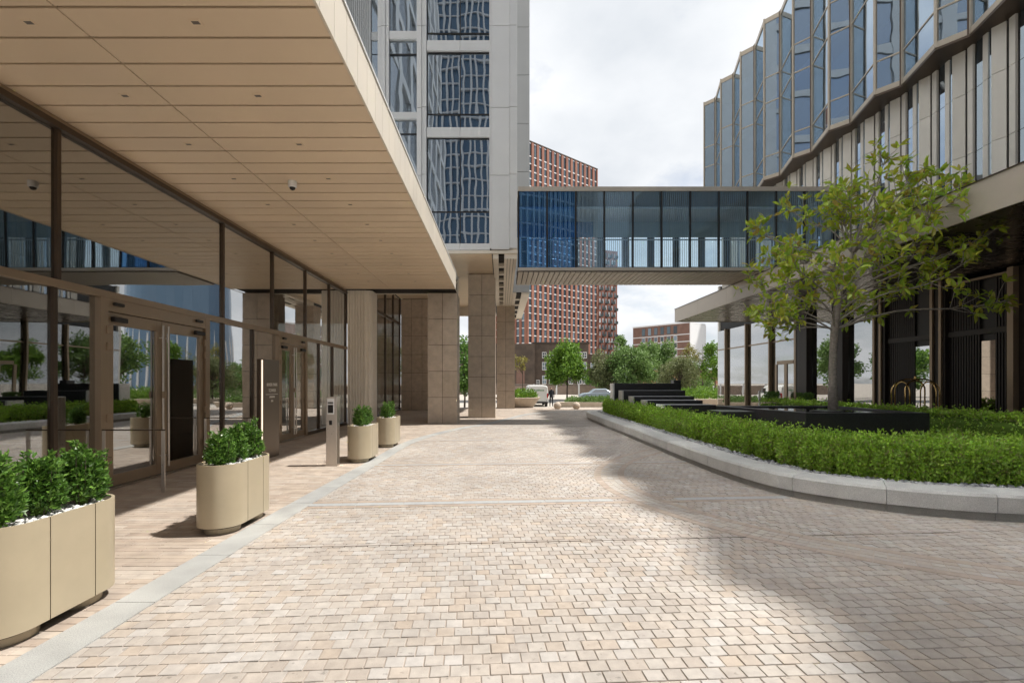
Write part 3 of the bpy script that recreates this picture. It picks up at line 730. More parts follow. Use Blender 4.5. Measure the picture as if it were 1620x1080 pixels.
# ================================================================== RIGHT BUILDING
rbld = thing('hotel_building', 'champagne-clad building with sawtooth glass bays on the right', 'building', (12, 10, 0))
CXF, CZ0, CZ1 = 9.43, 4.80, 5.47
bx('upper_core', DARKI, rbld, 13.3, 32, -16, 27.0, 5.75, 17.0)
bx('wall_backing', DARKI, rbld, 12.42, 12.5, -16, 27.0, 5.5, 10.6)
bx('lower_core', mat('hotel_core', (.045, .045, .05), .9), rbld, 19, 30, -14, 33, 0, 7.9)
bx('lobby_ceiling', DARKI, rbld, 14.7, 19, -14, 33, 4.95, 7.9)
bx('end_wall', CHAMP, rbld, 14.6, 30, 33.02, 33.25, 0, 7.95)
bx('lobby_floor', INTF, rbld, 14.4, 19, -14, 33, -.03, .006)
# canopy
bx('canopy_slab', DBRONZE, rbld, CXF + .04, 14.66, -14, 26.75, CZ0 + .06, CZ1 - .03)
k = 0; y = 26.76
while y > -14:
    y0 = max(-14, y - 3.05)
    bx('fascia_panel', CHAMPD, rbld, CXF, CXF + .038, y0 + .004, y - .004, CZ0 - .02, CZ1, .004); y = y0
bx('fascia_end', CHAMPD, rbld, CXF, 14.7, 26.762, 26.80, CZ0 - .02, CZ1)
bx('fascia_cap', DBRONZE, rbld, CXF - .03, CXF + .3, -14, 26.83, CZ1 + .001, CZ1 + .014)
spm = MB().box(CXF + .05, 14.45, -.545, .545, 0, .05).mesh('canopy_soffit_panel', mat('bronze_soffit', None, .28, .6, var=.05, cols=[(.095, .075, .06), (.11, .085, .068)]))
for k in range(36): obj('canopy_soffit_panel', spm, rbld, Matrix.Translation((0, 26.2 - k * 1.12, CZ0 + .005)))
dn = MB().lathe((0, 0, 0), [(.05, -.006), (.05, .02)], 12).mesh('downlight', BLACKM)
for k in range(8): obj('downlight', dn, rbld, Matrix.Translation((12.6, 10 + k * 2.24 - .56, CZ0 + .003)))
# clad wall between canopy and bays: per unit two panels tall x (wide panel, fins, slits)
WX = 12.10; PIT = 1.055; ZJ = [5.52, 6.05, 7.42, 9.05, 10.62]
def quadbox(p0, p1, d, z0, z1, name, m, par, bev=0.):
    """upright slab between plan points p0,p1 with thickness d to the building side"""
    p0 = Vector((p0[0], p0[1])); p1 = Vector((p1[0], p1[1])); t = (p1 - p0).normalized(); n = Vector((t.y, -t.x))
    if n.x < 0: n = -n
    a = [p0, p1, p1 + n * d, p0 + n * d]
    ar = sum(a[i].x * a[(i + 1) % 4].y - a[(i + 1) % 4].x * a[i].y for i in range(4))
    if ar < 0: a = a[::-1]
    return MB().prism([tuple(v) for v in a], z0, z1).build(name, m, par, bevel=bev)
GL_SLIT = glass('slit_glass', (.25, .32, .38), .42, 2, gtint=(.75, .88, 1))
u = 0; yb = 26.9
while yb > -4:
    y1 = yb; y0 = yb - PIT
    for a, b in zip(ZJ[:-1], ZJ[1:]):
        z0, z1 = a + .007, b - .007
        xa = lambda f: WX - .05 + (.112 * f / .255 if f <= .255 else .112 * (1 - f) / .745)   # folded plan, f runs from the far end to the near end
        pt = lambda f, o=0.: (xa(f) + o, y1 - f * PIT)
        quadbox(pt(.005), pt(.25), .05, z0, z1, 'clad_panel', CHAMP, rbld)
        quadbox(pt(.255, .05), pt(.305, .05), .05, z0 + .002, z1 - .002, 'reveal', BLACKM, rbld)
        quadbox(pt(.31), pt(.47), .06, z0, z1, 'clad_return', CHAMP, rbld)
        quadbox(pt(.475, .07), pt(.54, .07), .05, z0 + .002, z1 - .002, 'reveal', BLACKM, rbld)
        quadbox(pt(.545, .045), pt(.995, .045), .012, z0, z1, 'slit_window', GL_SLIT, rbld)
        quadbox(pt(.745, .02), pt(.88, .02), .022, z0, z1, 'fin', CHAMP, rbld)
    yb -= PIT
bx('wall_sill', CHAMPD, rbld, WX - .10, WX + .3, -6, 27.0, 5.485, 5.515)
bx('bay_soffit', DBRONZE, rbld, WX - .42, 11.0, -14, 22.3, 8.875, 8.96) if False else None
# sawtooth glass bays
BXO = 11.40; BP = 2.11; Z0, Z1 = 10.26, 17.20
zl = [Z0 + .10, Z0 + .78, 10.95, 12.05, Z1 - .12]; zl = [10.38, 11.25, 13.55, 14.65, 17.03]
yb = 27.7; i = 0
BAYF = mat('bay_frame', None, .4, .3, var=.05, cols=[(.42, .365, .295), (.45, .39, .315)])
while yb > -8:
    pa = (BXO, yb); pb = (BXO + .42, yb - .52); pc = (BXO, yb - BP)
    for (s0, s1, nm) in ((pa, pb, 'front'), (pb, pc, 'side')):
        s0v = Vector(s0); s1v = Vector(s1); t = (s1v - s0v).normalized(); L_ = (s1v - s0v).length
        fr = .055
        a0 = s0v + t * fr; a1 = s1v - t * fr
        for z0, z1 in zip(zl[:-1], zl[1:]):
            quadbox(a0, a1, .014, z0 + .03, z1 - .03, 'bay_pane', GL_BAY, rbld)
        for z in zl[1:-1]:
            quadbox(s0v + t * .03 + Vector((-.02, 0)), s1v - t * .03 + Vector((-.02, 0)), .07, z - .022, z + .022, 'bay_transom', BAYF, rbld)
        for z0, z1 in ((Z0, zl[0] + .03), (zl[-1] - .03, Z1)):
            quadbox(s0v + Vector((-.03, 0)), s1v + Vector((-.03, 0)), .09, z0, z1, 'bay_rail', BAYF, rbld)
        quadbox(s0v + Vector((-.045, 0)), s0v + t * .055 + Vector((-.045, 0)), .10, Z0 + .002, Z1 + .03, 'bay_mullion', BAYF, rbld)
        quadbox(s1v - t * .045 + Vector((-.035, 0)), s1v + Vector((-.035, 0)), .10, Z0 + .002, Z1 + .02, 'bay_mullion', BAYF if nm == 'side' else DBRONZE, rbld)
    MB().prism([(BXO - .02, yb), (13.4, yb), (13.4, yb - BP), (BXO - .02, yb - BP), (BXO + .40, yb - .52)][::-1], Z0 - .06, Z0 - .002).build('bay_soffit', DBRONZE, rbld)
    MB().prism([(BXO - .02, yb), (13.4, yb), (13.4, yb - BP), (BXO - .02, yb - BP), (BXO + .40, yb - .52)][::-1], Z1 - .05, Z1 - .005).build('bay_roof', DBRONZE, rbld)
    if i % 3 == 1: bx('blind', WHITES, rbld, BXO + .8, BXO + .83, yb - 1.9, yb - .1, random.choice([11.2, 14.9]), random.choice([13.3, 16.6]))
    bx('inner_floor', WHITEP, rbld, BXO + .5, 13.2, yb - BP + .01, yb - .01, 13.75, 14.0)
    yb -= BP; i += 1
bx('upper_roof', DBRONZE, rbld, 13.4, 32, -16, 27.6, 17.02, 17.16); bx('bay_end_panel', CHAMP, rbld, BXO + .05, 13.4, 27.71, 27.76, Z0, Z1)
# ground-floor lobby front at X = 14.5
HX = 14.5
def hpane(y0, y1, z0, z1): bx('lobby_pane', GL_LOB, rbld, HX + .0, HX + .012, y0, y1, z0, z1)
ypx = lambda px: HX * 780 / (px - 793)
fins = [1150, 1183, 1221, 1264]
ed = [33.0] + [ypx(p) for p in fins] + [ypx(1282)]
for p in (1150.5, 1183, 1221):
    y = ypx(p); bx('fin', BRONZE, rbld, HX - .17, HX + .05, y - .05, y + .05, .0, 4.94)
for a, b in ((33.0, ypx(1153)), (ypx(1148), ypx(1186)), (ypx(1180.5), ypx(1224)), (ypx(1218), ypx(1263))):
    a, b = max(a, b), min(a, b); hpane(b, a - .03, .05, 3.62); hpane(b, a - .03, 3.70, 4.9)
bx('lobby_transom', BRONZE, rbld, HX - .03, HX + .04, ypx(1264), 33, 3.625, 3.695); bx('lobby_sill', DBRONZE, rbld, HX - .03, HX + .04, ypx(1264), 33, 0, .05)
yd0, yd1 = ypx(1258), ypx(1229)
hd = bx('door', BRONZE, rbld, HX - .10, HX - .02, yd1 - .16, yd1, .01, 2.44); hd['label'] = 'bronze framed single lobby door of the hotel'
bx('stile', BRONZE, hd, HX - .10, HX - .02, yd0 + .55, yd0 + .78, .01, 2.44); bx('head', BRONZE, hd, HX - .10, HX - .02, yd0, yd1 - .161, 2.441, 2.62)
bx('glass_pane', GL_LOB, hd, HX - .065, HX - .055, yd0 + .79, yd1 - .17, .05, 2.43); bx('side_glass', GL_LOB, hd, HX - .065, HX - .055, yd0, yd0 + .54, .05, 2.43)
# dark clad piers, brass-edged portals and slatted bays towards the viewer
def slat_bay(y0, y1, door_y=None):
    bx('slat_backing', BLACKM, rbld, HX + .06, HX + .12, y0, y1, 0, 4.72)
    n = int((y1 - y0) / .085)
    sm_ = MB().box(HX - .0, HX + .058, -.022, .022, .02, 4.6).mesh('slat', SLATM)
    for k in range(n):
        yc = y0 + (k + .5) * (y1 - y0) / n
        if door_y and door_y[0] < yc < door_y[1]: continue
        obj('slat', sm_, rbld, Matrix.Translation((0, yc, 0)))
    bx('slat_band', SLATM, rbld, HX - .03, HX + .05, y0, y1, 2.95, 3.1) if not door_y else bx('slat_band', SLATM, rbld, HX - .03, HX + .05, y0, y1, 2.96, 3.12)
    if door_y: bx('door_glass', glass('hotel_door_glass', (.2, .2, .2), .45, 2), rbld, HX + .02, HX + .034, door_y[0], door_y[1], .05, 2.75)
bx('dark_pier', SLATM, rbld, HX - .25, HX + .3, ypx(1284), ypx(1268), 0, 4.94); bx('brass_edge', BRONZE, rbld, HX - .27, HX - .20, ypx(1267.5), ypx(1264.5), 0, 4.94)
hpane(ypx(1324), ypx(1284.5), .05, 4.9)
bx('dark_pier', SLATM, rbld, HX - .25, HX + .3, ypx(1342), ypx(1325), 0, 4.94)
hpane(ypx(1384), ypx(1342.5), .05, 4.9)
bx('dark_pier', SLATM, rbld, HX - .1, HX + .3, ypx(1404), ypx(1384.5), 0, 4.94)
for px in (1388, 1398): bx('brass_edge', BRONZE, rbld, HX - .16, HX - .1005, ypx(px + 1.6), ypx(px - 1.6), 0, 4.94)
slat_bay(ypx(1478), ypx(1405), (ypx(1474), ypx(1448)))
bx('dark_pier', SLATM, rbld, HX - .1, HX + .3, ypx(1500), ypx(1478.5), 0, 4.94)
for px in (1480, 1494): bx('brass_edge', BRONZE, rbld, HX - .16, HX - .1005, ypx(px + 2), ypx(px - 2), 0, 4.94)
slat_bay(ypx(1603), ypx(1500.5), (ypx(1574), ypx(1552)))
bx('brass_edge', BRONZE, rbld, HX - .2, HX + .1, ypx(1614), ypx(1604), 0, 4.75)
bx('dark_wall', SLATM, rbld, HX - .05, HX + .1, -14, ypx(1615), 0, 4.75)
bx('header_bar', BRONZE, rbld, HX - .12, HX - .02, ypx(1603), ypx(1500.5), 4.60, 4.66)

# ================================================================== RAISED BED: kerb, hedge, water feature, tree
kb = thing('raised_bed', 'curved raised bed edged with pale granite kerb blocks on the right', 'planting bed', (7, 12, 0))
n = int(bed.len / .97); st = bed.len / n
for i in range(n):
    t0, t1 = i * st, (i + 1) * st
    ts = np.linspace(t0 + .004, t1 - .004, 6)
    mb = MB()
    prof = [(.0, .095), (.0, .262), (.028, .29), (.44, .29), (.44, .095)]
    for t in ts:
        for o_, z in prof: mb.v.append((*bed.off(t, o_), z))
    K = len(prof)
    for a in range(5):
        for b in range(K):
            c = (b + 1) % K; mb.f.append((a * K + b, a * K + c, (a + 1) * K + c, (a + 1) * K + b))
    mb.f.append(tuple(range(K))); mb.f.append(tuple(5 * K + K - 1 - b for b in range(K)))
    mb.build('kerb_block', KERBM, kb)
    p_ = curve_piece(bed, t0 + .003, t1 - .003, .035, .42, .094, '', PLINTH, kb, .115, 4); p_.build('plinth_block', PLINTH, kb)
ts = np.linspace(0, bed.len, 160, endpoint=False)
soil = MB().prism([tuple(p) for p in bed.off(ts, np.full(160, .43))][::1], .0, .235); 
soil.build('soil', SOIL, kb)
# gravel along the kerb
def stones(name, P, r, m, parent):
    n = len(P); ico = bmesh.new(); bmesh.ops.create_icosphere(ico, subdivisions=1, radius=1); vs_ = np.array([v.co[:] for v in ico.verts]); fs = np.array([[v.index for v in f.verts] for f in ico.faces]); ico.free()
    sc = r[:, None, None] * rng.uniform(.6, 1.2, (n, 1, 3)); sc[:, :, 2] *= .75
    V = vs_[None] * sc + rng.normal(0, .06, (n, len(vs_), 3)) * r[:, None, None] + P[:, None, :]
    F = (fs[None] + (np.arange(n) * len(vs_))[:, None, None]).reshape(-1, 3)
    return obj(name, np_mesh(name, V.reshape(-1, 3), F, m), parent, kind='stuff')
t = rng.uniform(0, 34, 5200); P = bed.off(t, rng.uniform(.45, .80, 5200)); r = rng.uniform(.014, .040, 5200)
stones('gravel', np.column_stack([P, .24 + r * .4]), r, PEBG, kb)

def hedge(name, label, cat, t0, t1, o0, o1, ztop, n, seed_leaf, m=LEAF_H, near=False):
    h = thing(name, label, cat, (*bed.off((t0 + t1) / 2, (o0 + o1) / 2), .23))
    # dark core
    k = 90; ts = np.linspace(t0, t1, k); mb = MB()
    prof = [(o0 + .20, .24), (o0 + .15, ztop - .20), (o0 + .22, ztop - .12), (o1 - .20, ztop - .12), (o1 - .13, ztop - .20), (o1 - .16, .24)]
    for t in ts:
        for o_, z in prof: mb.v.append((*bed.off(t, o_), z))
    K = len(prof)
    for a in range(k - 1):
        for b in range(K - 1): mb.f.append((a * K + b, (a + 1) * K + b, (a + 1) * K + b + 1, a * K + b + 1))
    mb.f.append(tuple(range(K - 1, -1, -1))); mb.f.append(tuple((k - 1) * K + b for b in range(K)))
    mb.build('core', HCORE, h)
    # leaves: concentrated near the viewer
    t = rng.uniform(t0, t1, n * 3); pos = bed.off(t, np.full(len(t), (o0 + o1) / 2)); d = np.hypot(pos[:, 0], pos[:, 1])
    w = np.clip((9.0 / d) ** 1.3, .12, 1.); keep = rng.uniform(size=len(t)) < w; t = t[keep][:n]; d = d[keep][:n]; n = len(t)
    side = rng.uniform(size=n); hgt = ztop - .24; wid = o1 - o0
    f_front = side < .52; f_top = (side >= .52) & (side < .92); f_back = side >= .92
    o_ = np.where(f_front, o0, np.where(f_back, o1, rng.uniform(o0, o1, n)))
    z = np.where(f_top, ztop, .25 + hgt * rng.uniform(.0, 1., n) ** .85)
    # lumpy outline: a sum of waves along the hedge
    lump = .5 * np.sin(t * 5.1 + 3 * np.sin(t * .7)) + .5 * np.sin(t * 11.3 + o_ * 9) + .4 * np.sin(t * 23 + o_ * 17)
    ed = np.where(f_front, 1, np.where(f_back, -1, 0))
    bush = np.abs(np.cos(math.pi * (t + .06 * np.sin(t * 3.1)) / .52)); low = np.clip((ztop - .05 - z) / (ztop - .25), 0, 1)
    rr = np.clip((z - (ztop - .16)) / .16, 0, 1)
    o_ = o_ + ed * (rr ** 2) * .10 - ed * (lump * .026 + rng.normal(0, .030, n)) + ed * ((1 - bush) ** 2 * .09 * (.35 + low) + low * .05)
    z = z + f_top * (lump * .028 + rng.normal(0, .028, n) - (1 - bush) ** 2 * .05 + np.where(np.sin(t * 37) * np.sin(t * 13.7 + o_ * 8) > .72, rng.uniform(0, .13, n), 0))
    xy = bed.off(t, o_); tt = bed.tan(t); nr = np.stack([-tt[:, 1], tt[:, 0]], -1)
    NR = np.zeros((n, 3)); NR[:, :2] = -nr * ed[:, None]; NR[:, 2] = np.where(f_top, 1., .45); NR += rng.normal(0, .45, (n, 3))
    D = rng.normal(0, .7, (n, 3)); D[:, 2] += .55; D += NR * .35
    sc = np.clip((d / 9.) ** .55, .85, 1.9)
    obj('foliage', leaf_mesh('foliage', np.column_stack([xy, z]), D, rng.uniform(.034, .056, n) * sc, rng.uniform(.024, .038, n) * sc, m, Nrm=NR), h, kind='stuff')
    return h
# arc-length positions: find parameters
def param(x, y):
    ts = np.linspace(0, bed.len, 2000); p = bed.at(ts); return float(ts[np.argmin(np.hypot(p[:, 0] - x, p[:, 1] - y))])
tA, tB = param(3.7, 21.3), param(11.1, 6.8)
hedge('box_hedge', 'long clipped green hedge curving along the inside of the granite kerb', 'hedge', tA, tB, .74, 1.32, .69, 105000, 1)
tC, tD = param(11.3, 8.0), param(11.3, 19.0)
hedge('far_hedge', 'darker low hedge along the far edge of the bed beside the hotel', 'hedge', tC, tD, .5, 1.5, .82, 14000, 2)
# ground cover round the stone steps
gc = thing('ground_cover', 'low green ground cover around the black stone steps', 'ground cover', (7, 15, .23))
N_ = 26000; xg = rng.uniform(4.9, 10.2, N_); yg = rng.uniform(8.0, 21.4, N_)
ok = ~((xg > 6.3) & (yg > 10.4) & (yg < 14.4) & (xg < 9.4)); xg, yg = xg[ok], yg[ok]; n_ = len(xg)
zg = .30 + .16 * rng.uniform(size=n_) + .05 * np.sin(xg * 6) * np.sin(yg * 5)
obj('foliage', leaf_mesh('foliage', np.column_stack([xg, yg, zg]), rng.normal(0, .5, (n_, 3)) + np.array([0, 0, .8]), rng.uniform(.05, .09, n_), rng.uniform(.03, .05, n_), LEAF_H, Nrm=rng.normal(0, .5, (n_, 3)) + np.array([0, -.3, .8])), gc, kind='stuff')

# black granite cascade: five blocks and a low end block
SL = [(4.60, 7.30, 20.3, 1.47, 'tallest and farthest'), (4.58, 6.98, 18.7, 1.20, 'second tallest'), (4.58, 6.73, 17.2, 1.015, 'middle'), (4.60, 6.42, 15.7, .935, 'second lowest'), (4.60, 6.13, 14.07, .865, 'lowest and nearest')]
cas = thing('water_cascade', 'stepped black granite water cascade in the raised bed', 'water feature', (5.8, 17, .2))
for i, (x0, x1, yf, z, w_) in enumerate(SL):
    o = bx('step_block', BLACKG, cas, x0 + .06, x1, yf, yf + .56, .2, z, .008); o['label'] = w_ + ' black granite step of the cascade'
    bx('end_panel', ENDG, o, x0, x0 + .058, yf + .002, yf + .558, .2, z - .002)
bx('step_block', BLACKG, cas, 7.32, 7.62, 20.9, 21.3, .2, 1.60, .008)
bx('low_block', BLACKG, cas, 5.35, 6.15, 11.9, 12.7, .2, .80, .008)
bas = thing('granite_basin', 'wide black granite basin holding the small magnolia tree', 'basin', (7.8, 11.6, .2))
B_ = [(6.53, 10.56), (9.18, 10.56), (9.4, 13.9), (6.05, 13.9)]
Bi = [(6.75, 10.80), (8.96, 10.80), (9.16, 13.65), (6.30, 13.65)]
mb = MB(); z0, z1, zi = .2, .85, .80
for ring, z in ((B_, z0), (B_, z1), (Bi, z1), (Bi, zi)):
    for p in ring: mb.v.append((*p, z))
for a in range(3):
    for b in range(4): mb.f.append((a * 4 + b, a * 4 + (b + 1) % 4, (a + 1) * 4 + (b + 1) % 4, (a + 1) * 4 + b))
mb.f.append((0, 3, 2, 1)); mb.build('rim', BLACKG, bas, bevel=.006)
MB().prism(Bi, .74, .815).build('water', mat('dark_water', (.01, .012, .014), .04, spec=.7, bump=.15, bscale=9), bas)
MB().lathe((7.745, 11.75, .80), [(.34, 0), (.34, .035)], 28).build('tree_grate', BLACKG, bas)

# magnolia tree
mt = thing('magnolia_tree', 'small open-crowned tree with glossy yellow-green leaves in the black basin', 'tree', (7.745, 11.75, .82))
TYm = 11.75
def w3(px, py, dy): 
    k = TYm / 780; return Vector(((px - 793) * k, TYm + dy, 1.5 + (605 - py) * k))
trunk = [w3(1318, 648, 0), w3(1317, 600, 0), w3(1319, 550, .02), w3(1322, 515, .03), w3(1330, 470, .05), w3(1345, 420, .06), w3(1362, 360, .05), w3(1385, 300, .0), w3(1402, 248, .0)]
mb = MB().tube(trunk, [.115, .086, .080, .084, .055, .040, .028, .016, .006], 12); mb.build('trunk', BARK, mt, smooth=True)
tips = [(1402, 246, 0), (1352, 290, .5), (1300, 318, -.7), (1440, 292, -.6), (1482, 282, .6), (1515, 300, -.2), (1548, 332, .3), (1552, 376, -.5), (1578, 478, -.3), (1530, 402, .7), (1490, 392, -.9),
        (1280, 296, .9), (1190, 352, .2), (1205, 412, -.8), (1240, 382, .9), (1182, 500, -.4), (1212, 482, .8), (1228, 446, -.2), (1262, 420, -1.2), (1296, 372, 1.2), (1335, 345, -1.1), (1378, 322, 1.0),
        (1422, 352, -1.3), (1465, 338, 1.2), (1352, 412, -1.6), (1405, 402, 1.5), (1440, 432, -1.4), (1492, 452, .9), (1270, 470, -1.3), (1300, 452, 1.4), (1420, 470, 1.2), (1250, 505, 1.0), (1390, 300, -.8), (1325, 300, .0), (1460, 388, .0), (1505, 345, 1.0), (1235, 428, 1.3), (1455, 315, -1.0), (1380, 372, -1.5), (1318, 400, -1.5)]
br_m = MB(); LP, LD, LS = [], [], []
def whorl(p, d, k):
    d = d.normalized()
    for i in range(k):
        a = Vector((random.gauss(0, 1), random.gauss(0, 1), random.gauss(0, 1))); s_ = d.cross(a).normalized()
        dd = (d * random.uniform(.1, .75) + s_ * random.uniform(.6, 1.0) + Vector((0, 0, .18))).normalized()
        LP.append(p - d * random.uniform(0, .13)); LD.append(dd); LS.append(random.uniform(.15, .25))
limbs = []
for (px, py, dy) in tips:
    tip = w3(px, py, dy * 1.15)
    h = max(2.75, min(4.6, tip.z - (.45 + .30 * math.hypot(tip.x - 7.9, tip.y - TYm))))
    if tip.z < 3.6: h = 2.72 + random.uniform(0, .15)
    j = min(range(len(trunk) - 1), key=lambda i: abs(trunk[i].z - h)); 
    f = (h - trunk[j].z) / max(.01, trunk[j + 1].z - trunk[j].z) if j < len(trunk) - 1 else 0; f = max(-.2, min(1, f)); base = trunk[j].lerp(trunk[j + 1], f)
    d = tip - base; mid1 = base + d * .35 + Vector((0, 0, d.length * .04 - .02)) + Vector([random.gauss(0, .06) for _ in range(3)])
    mid2 = base + d * .7 + Vector((0, 0, -.05)) + Vector([random.gauss(0, .07) for _ in range(3)])
    c_ = catmull([base, mid1, mid2, tip], 5); r0 = .009 + .0065 * d.length; k = len(c_)
    br_m.tube([tuple(p) for p in c_], [r0 * (1 - .82 * i / (k - 1)) for i in range(k)], 6)
    whorl(tip, tip - mid2, 10)
    for q_ in range(14):
        fpos = random.uniform(.38, .97); i = int(fpos * (k - 1)); p = Vector(c_[i]); tdir = d.normalized()
        side = tdir.cross(Vector([random.gauss(0, 1) for _ in range(3)])).normalized()
        e = p + (tdir * random.uniform(.3, .8) + side * .75 + Vector((0, 0, .25))).normalized() * random.uniform(.22, .62)
        m_ = p.lerp(e, .5) + Vector([random.gauss(0, .03) for _ in range(3)])
        br_m.tube([p, m_, e], [.009, .007, .004], 5); whorl(e, e - m_, random.choice([6, 7, 8]))
        if random.random() < .35: whorl(m_, e - m_, 3)
br_m.build('branches', BARK, mt, smooth=True, kind='stuff')
def big_leaf():
    mb = MB(); n = 4
    mb.v = [(0, 0, 0), (.3, .17, .045), (.3, 0, 0), (.3, -.17, .045), (.68, .165, .02), (.68, 0, -.03), (.68, -.165, .02), (1, 0, -.12)]
    mb.f = [(0, 2, 1), (0, 3, 2), (1, 2, 5, 4), (2, 3, 6, 5), (4, 5, 7), (5, 6, 7)]
    return mb
lfm = [big_leaf().mesh('leaf', LEAF_M) for _ in range(3)]
for me in lfm[1:]:
    for v_ in me.vertices: v_.co.y *= random.uniform(.85, 1.2); v_.co.z *= random.uniform(.3, 2)
order = sorted(range(len(LP)), key=lambda i: LP[i].y - LS[i] * 8); singles = set(order[:300])
base_v = np.array(big_leaf().v); RV, RF = [], []; tmpl = big_leaf().f
for i in range(len(LP)):
    xax = LD[i]; up = Vector((random.gauss(0, .45), random.gauss(0, .45), 1)); yax = up.cross(xax).normalized(); zax = xax.cross(yax)
    mw = Matrix((( xax.x, yax.x, zax.x, LP[i].x), (xax.y, yax.y, zax.y, LP[i].y), (xax.z, yax.z, zax.z, LP[i].z), (0, 0, 0, 1))) @ Matrix.Scale(LS[i], 4)
    if i in singles: obj('leaf', random.choice(lfm), mt, mw)
    else:
        n0 = len(RV); A = np.array(mw)[:3, :3]; RV += [tuple(A @ b + np.array(LP[i])) for b in base_v]; RF += [tuple(n0 + k for k in f) for f in tmpl]
mb = MB(); mb.v = RV; mb.f = RF; mb.build('foliage', LEAF_M, mt, kind='stuff')

# ================================================================== PLANTERS ON THE TERRACE
def stadium(cx, cy, w, L, n=10, grow=0.):
    r = w / 2 + grow; s = L / 2 - w / 2; o = []
    for i in range(n + 1):
        a = math.pi * i / n; o.append((cx + r * math.cos(a), cy + s + r * math.sin(a)))
    for i in range(n + 1):
        a = math.pi + math.pi * i / n; o.append((cx + r * math.cos(a), cy - s + r * math.sin(a)))
    return o
def shrub(name, label, c, rad, h, n, group):
    s = thing(name, label, 'shrub', c, group)
    mb = MB(); ups = []
    for k in range(26):
        a = random.uniform(0, 6.283); rr = rad * math.sqrt(random.random()) * .8
        e = Vector((c[0] + rr * math.cos(a), c[1] + rr * math.sin(a), c[2] + h * random.uniform(.72, 1.08) * (1 - .35 * (rr / rad) ** 2)))
        b = Vector((c[0] + rr * .25 * math.cos(a), c[1] + rr * .25 * math.sin(a), c[2])); mb.tube([b, b.lerp(e, .55) + Vector((rr * .25 * math.cos(a), rr * .25 * math.sin(a), 0)), e], [.006, .004, .002], 4); ups.append((b, e))
    mb.build('stems', DBARK, s, kind='stuff')
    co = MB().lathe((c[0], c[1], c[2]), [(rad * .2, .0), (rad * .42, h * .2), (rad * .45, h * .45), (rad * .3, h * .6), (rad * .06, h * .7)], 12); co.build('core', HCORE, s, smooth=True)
    k = rng.integers(0, len(ups), n); f = rng.uniform(.12, 1.03, n) ** .8
    B = np.array([tuple(u[0]) for u in ups])[k]; E = np.array([tuple(u[1]) for u in ups])[k]
    out_ = unit(np.column_stack([E[:, 0] - c[0] + rng.normal(0, .02, n), E[:, 1] - c[1] + rng.normal(0, .02, n), np.zeros(n)]))
    zf = f; bulge = rad * (.92 * np.sin(np.clip(zf * 2.55 + .35, 0, 3.1)))
    rr = np.hypot(E[:, 0] - c[0], E[:, 1] - c[1]) / rad
    P = np.column_stack([np.full(n, c[0]), np.full(n, c[1]), np.full(n, c[2])]) + out_ * (bulge * np.clip(rr * 1.05 + .15, 0, 1.05))[:, None]
    P[:, 2] += f * (E[:, 2] - c[2]); P += rng.normal(0, .012, (n, 3))
    top = f > .93; P[top] = E[top] + rng.normal(0, .012, (top.sum(), 3))
    D = out_ * .8 + np.array([0, 0, .75]) + rng.normal(0, .5, (n, 3))
    obj('foliage', leaf_mesh('foliage', P, D, rng.uniform(.030, .052, n), rng.uniform(.015, .023, n), LEAF_B, Nrm=out_ * .8 + np.array([0, 0, .6]) + rng.normal(0, .6, (n, 3))), s, kind='stuff')
PL = [(-2.94, 3.14, 'nearest', 3, 'planter cut by the left edge of the picture'), (-2.84, 5.265, 'second', 3, 'second planter'), (-2.69, 9.62, 'third', 2, 'third planter'), (-2.69, 11.78, 'fourth', 2, 'farthest planter')]
PLAB = ['nearest tan metal planter, cut by the left edge of the picture', 'tan metal planter in front of the totem sign, casting a leafy shadow',
        'tan metal planter just behind the intercom post', 'farthest tan metal planter on the terrace, near the first pillar']
SLAB = [['leaning leafy shrub at the near end of the nearest planter', 'middle leafy shrub of the nearest planter', 'leafy shrub at the far right end of the nearest planter'],
        ['leafy shrub at the near end of the planter before the totem sign', 'middle leafy shrub of the planter before the totem sign', 'leafy shrub at the far end of the planter before the totem sign'],
        ['nearer round shrub in the planter behind the intercom post', 'farther round shrub in the planter behind the intercom post'],
        ['nearer round shrub in the farthest terrace planter', 'farther round shrub in the farthest terrace planter']]
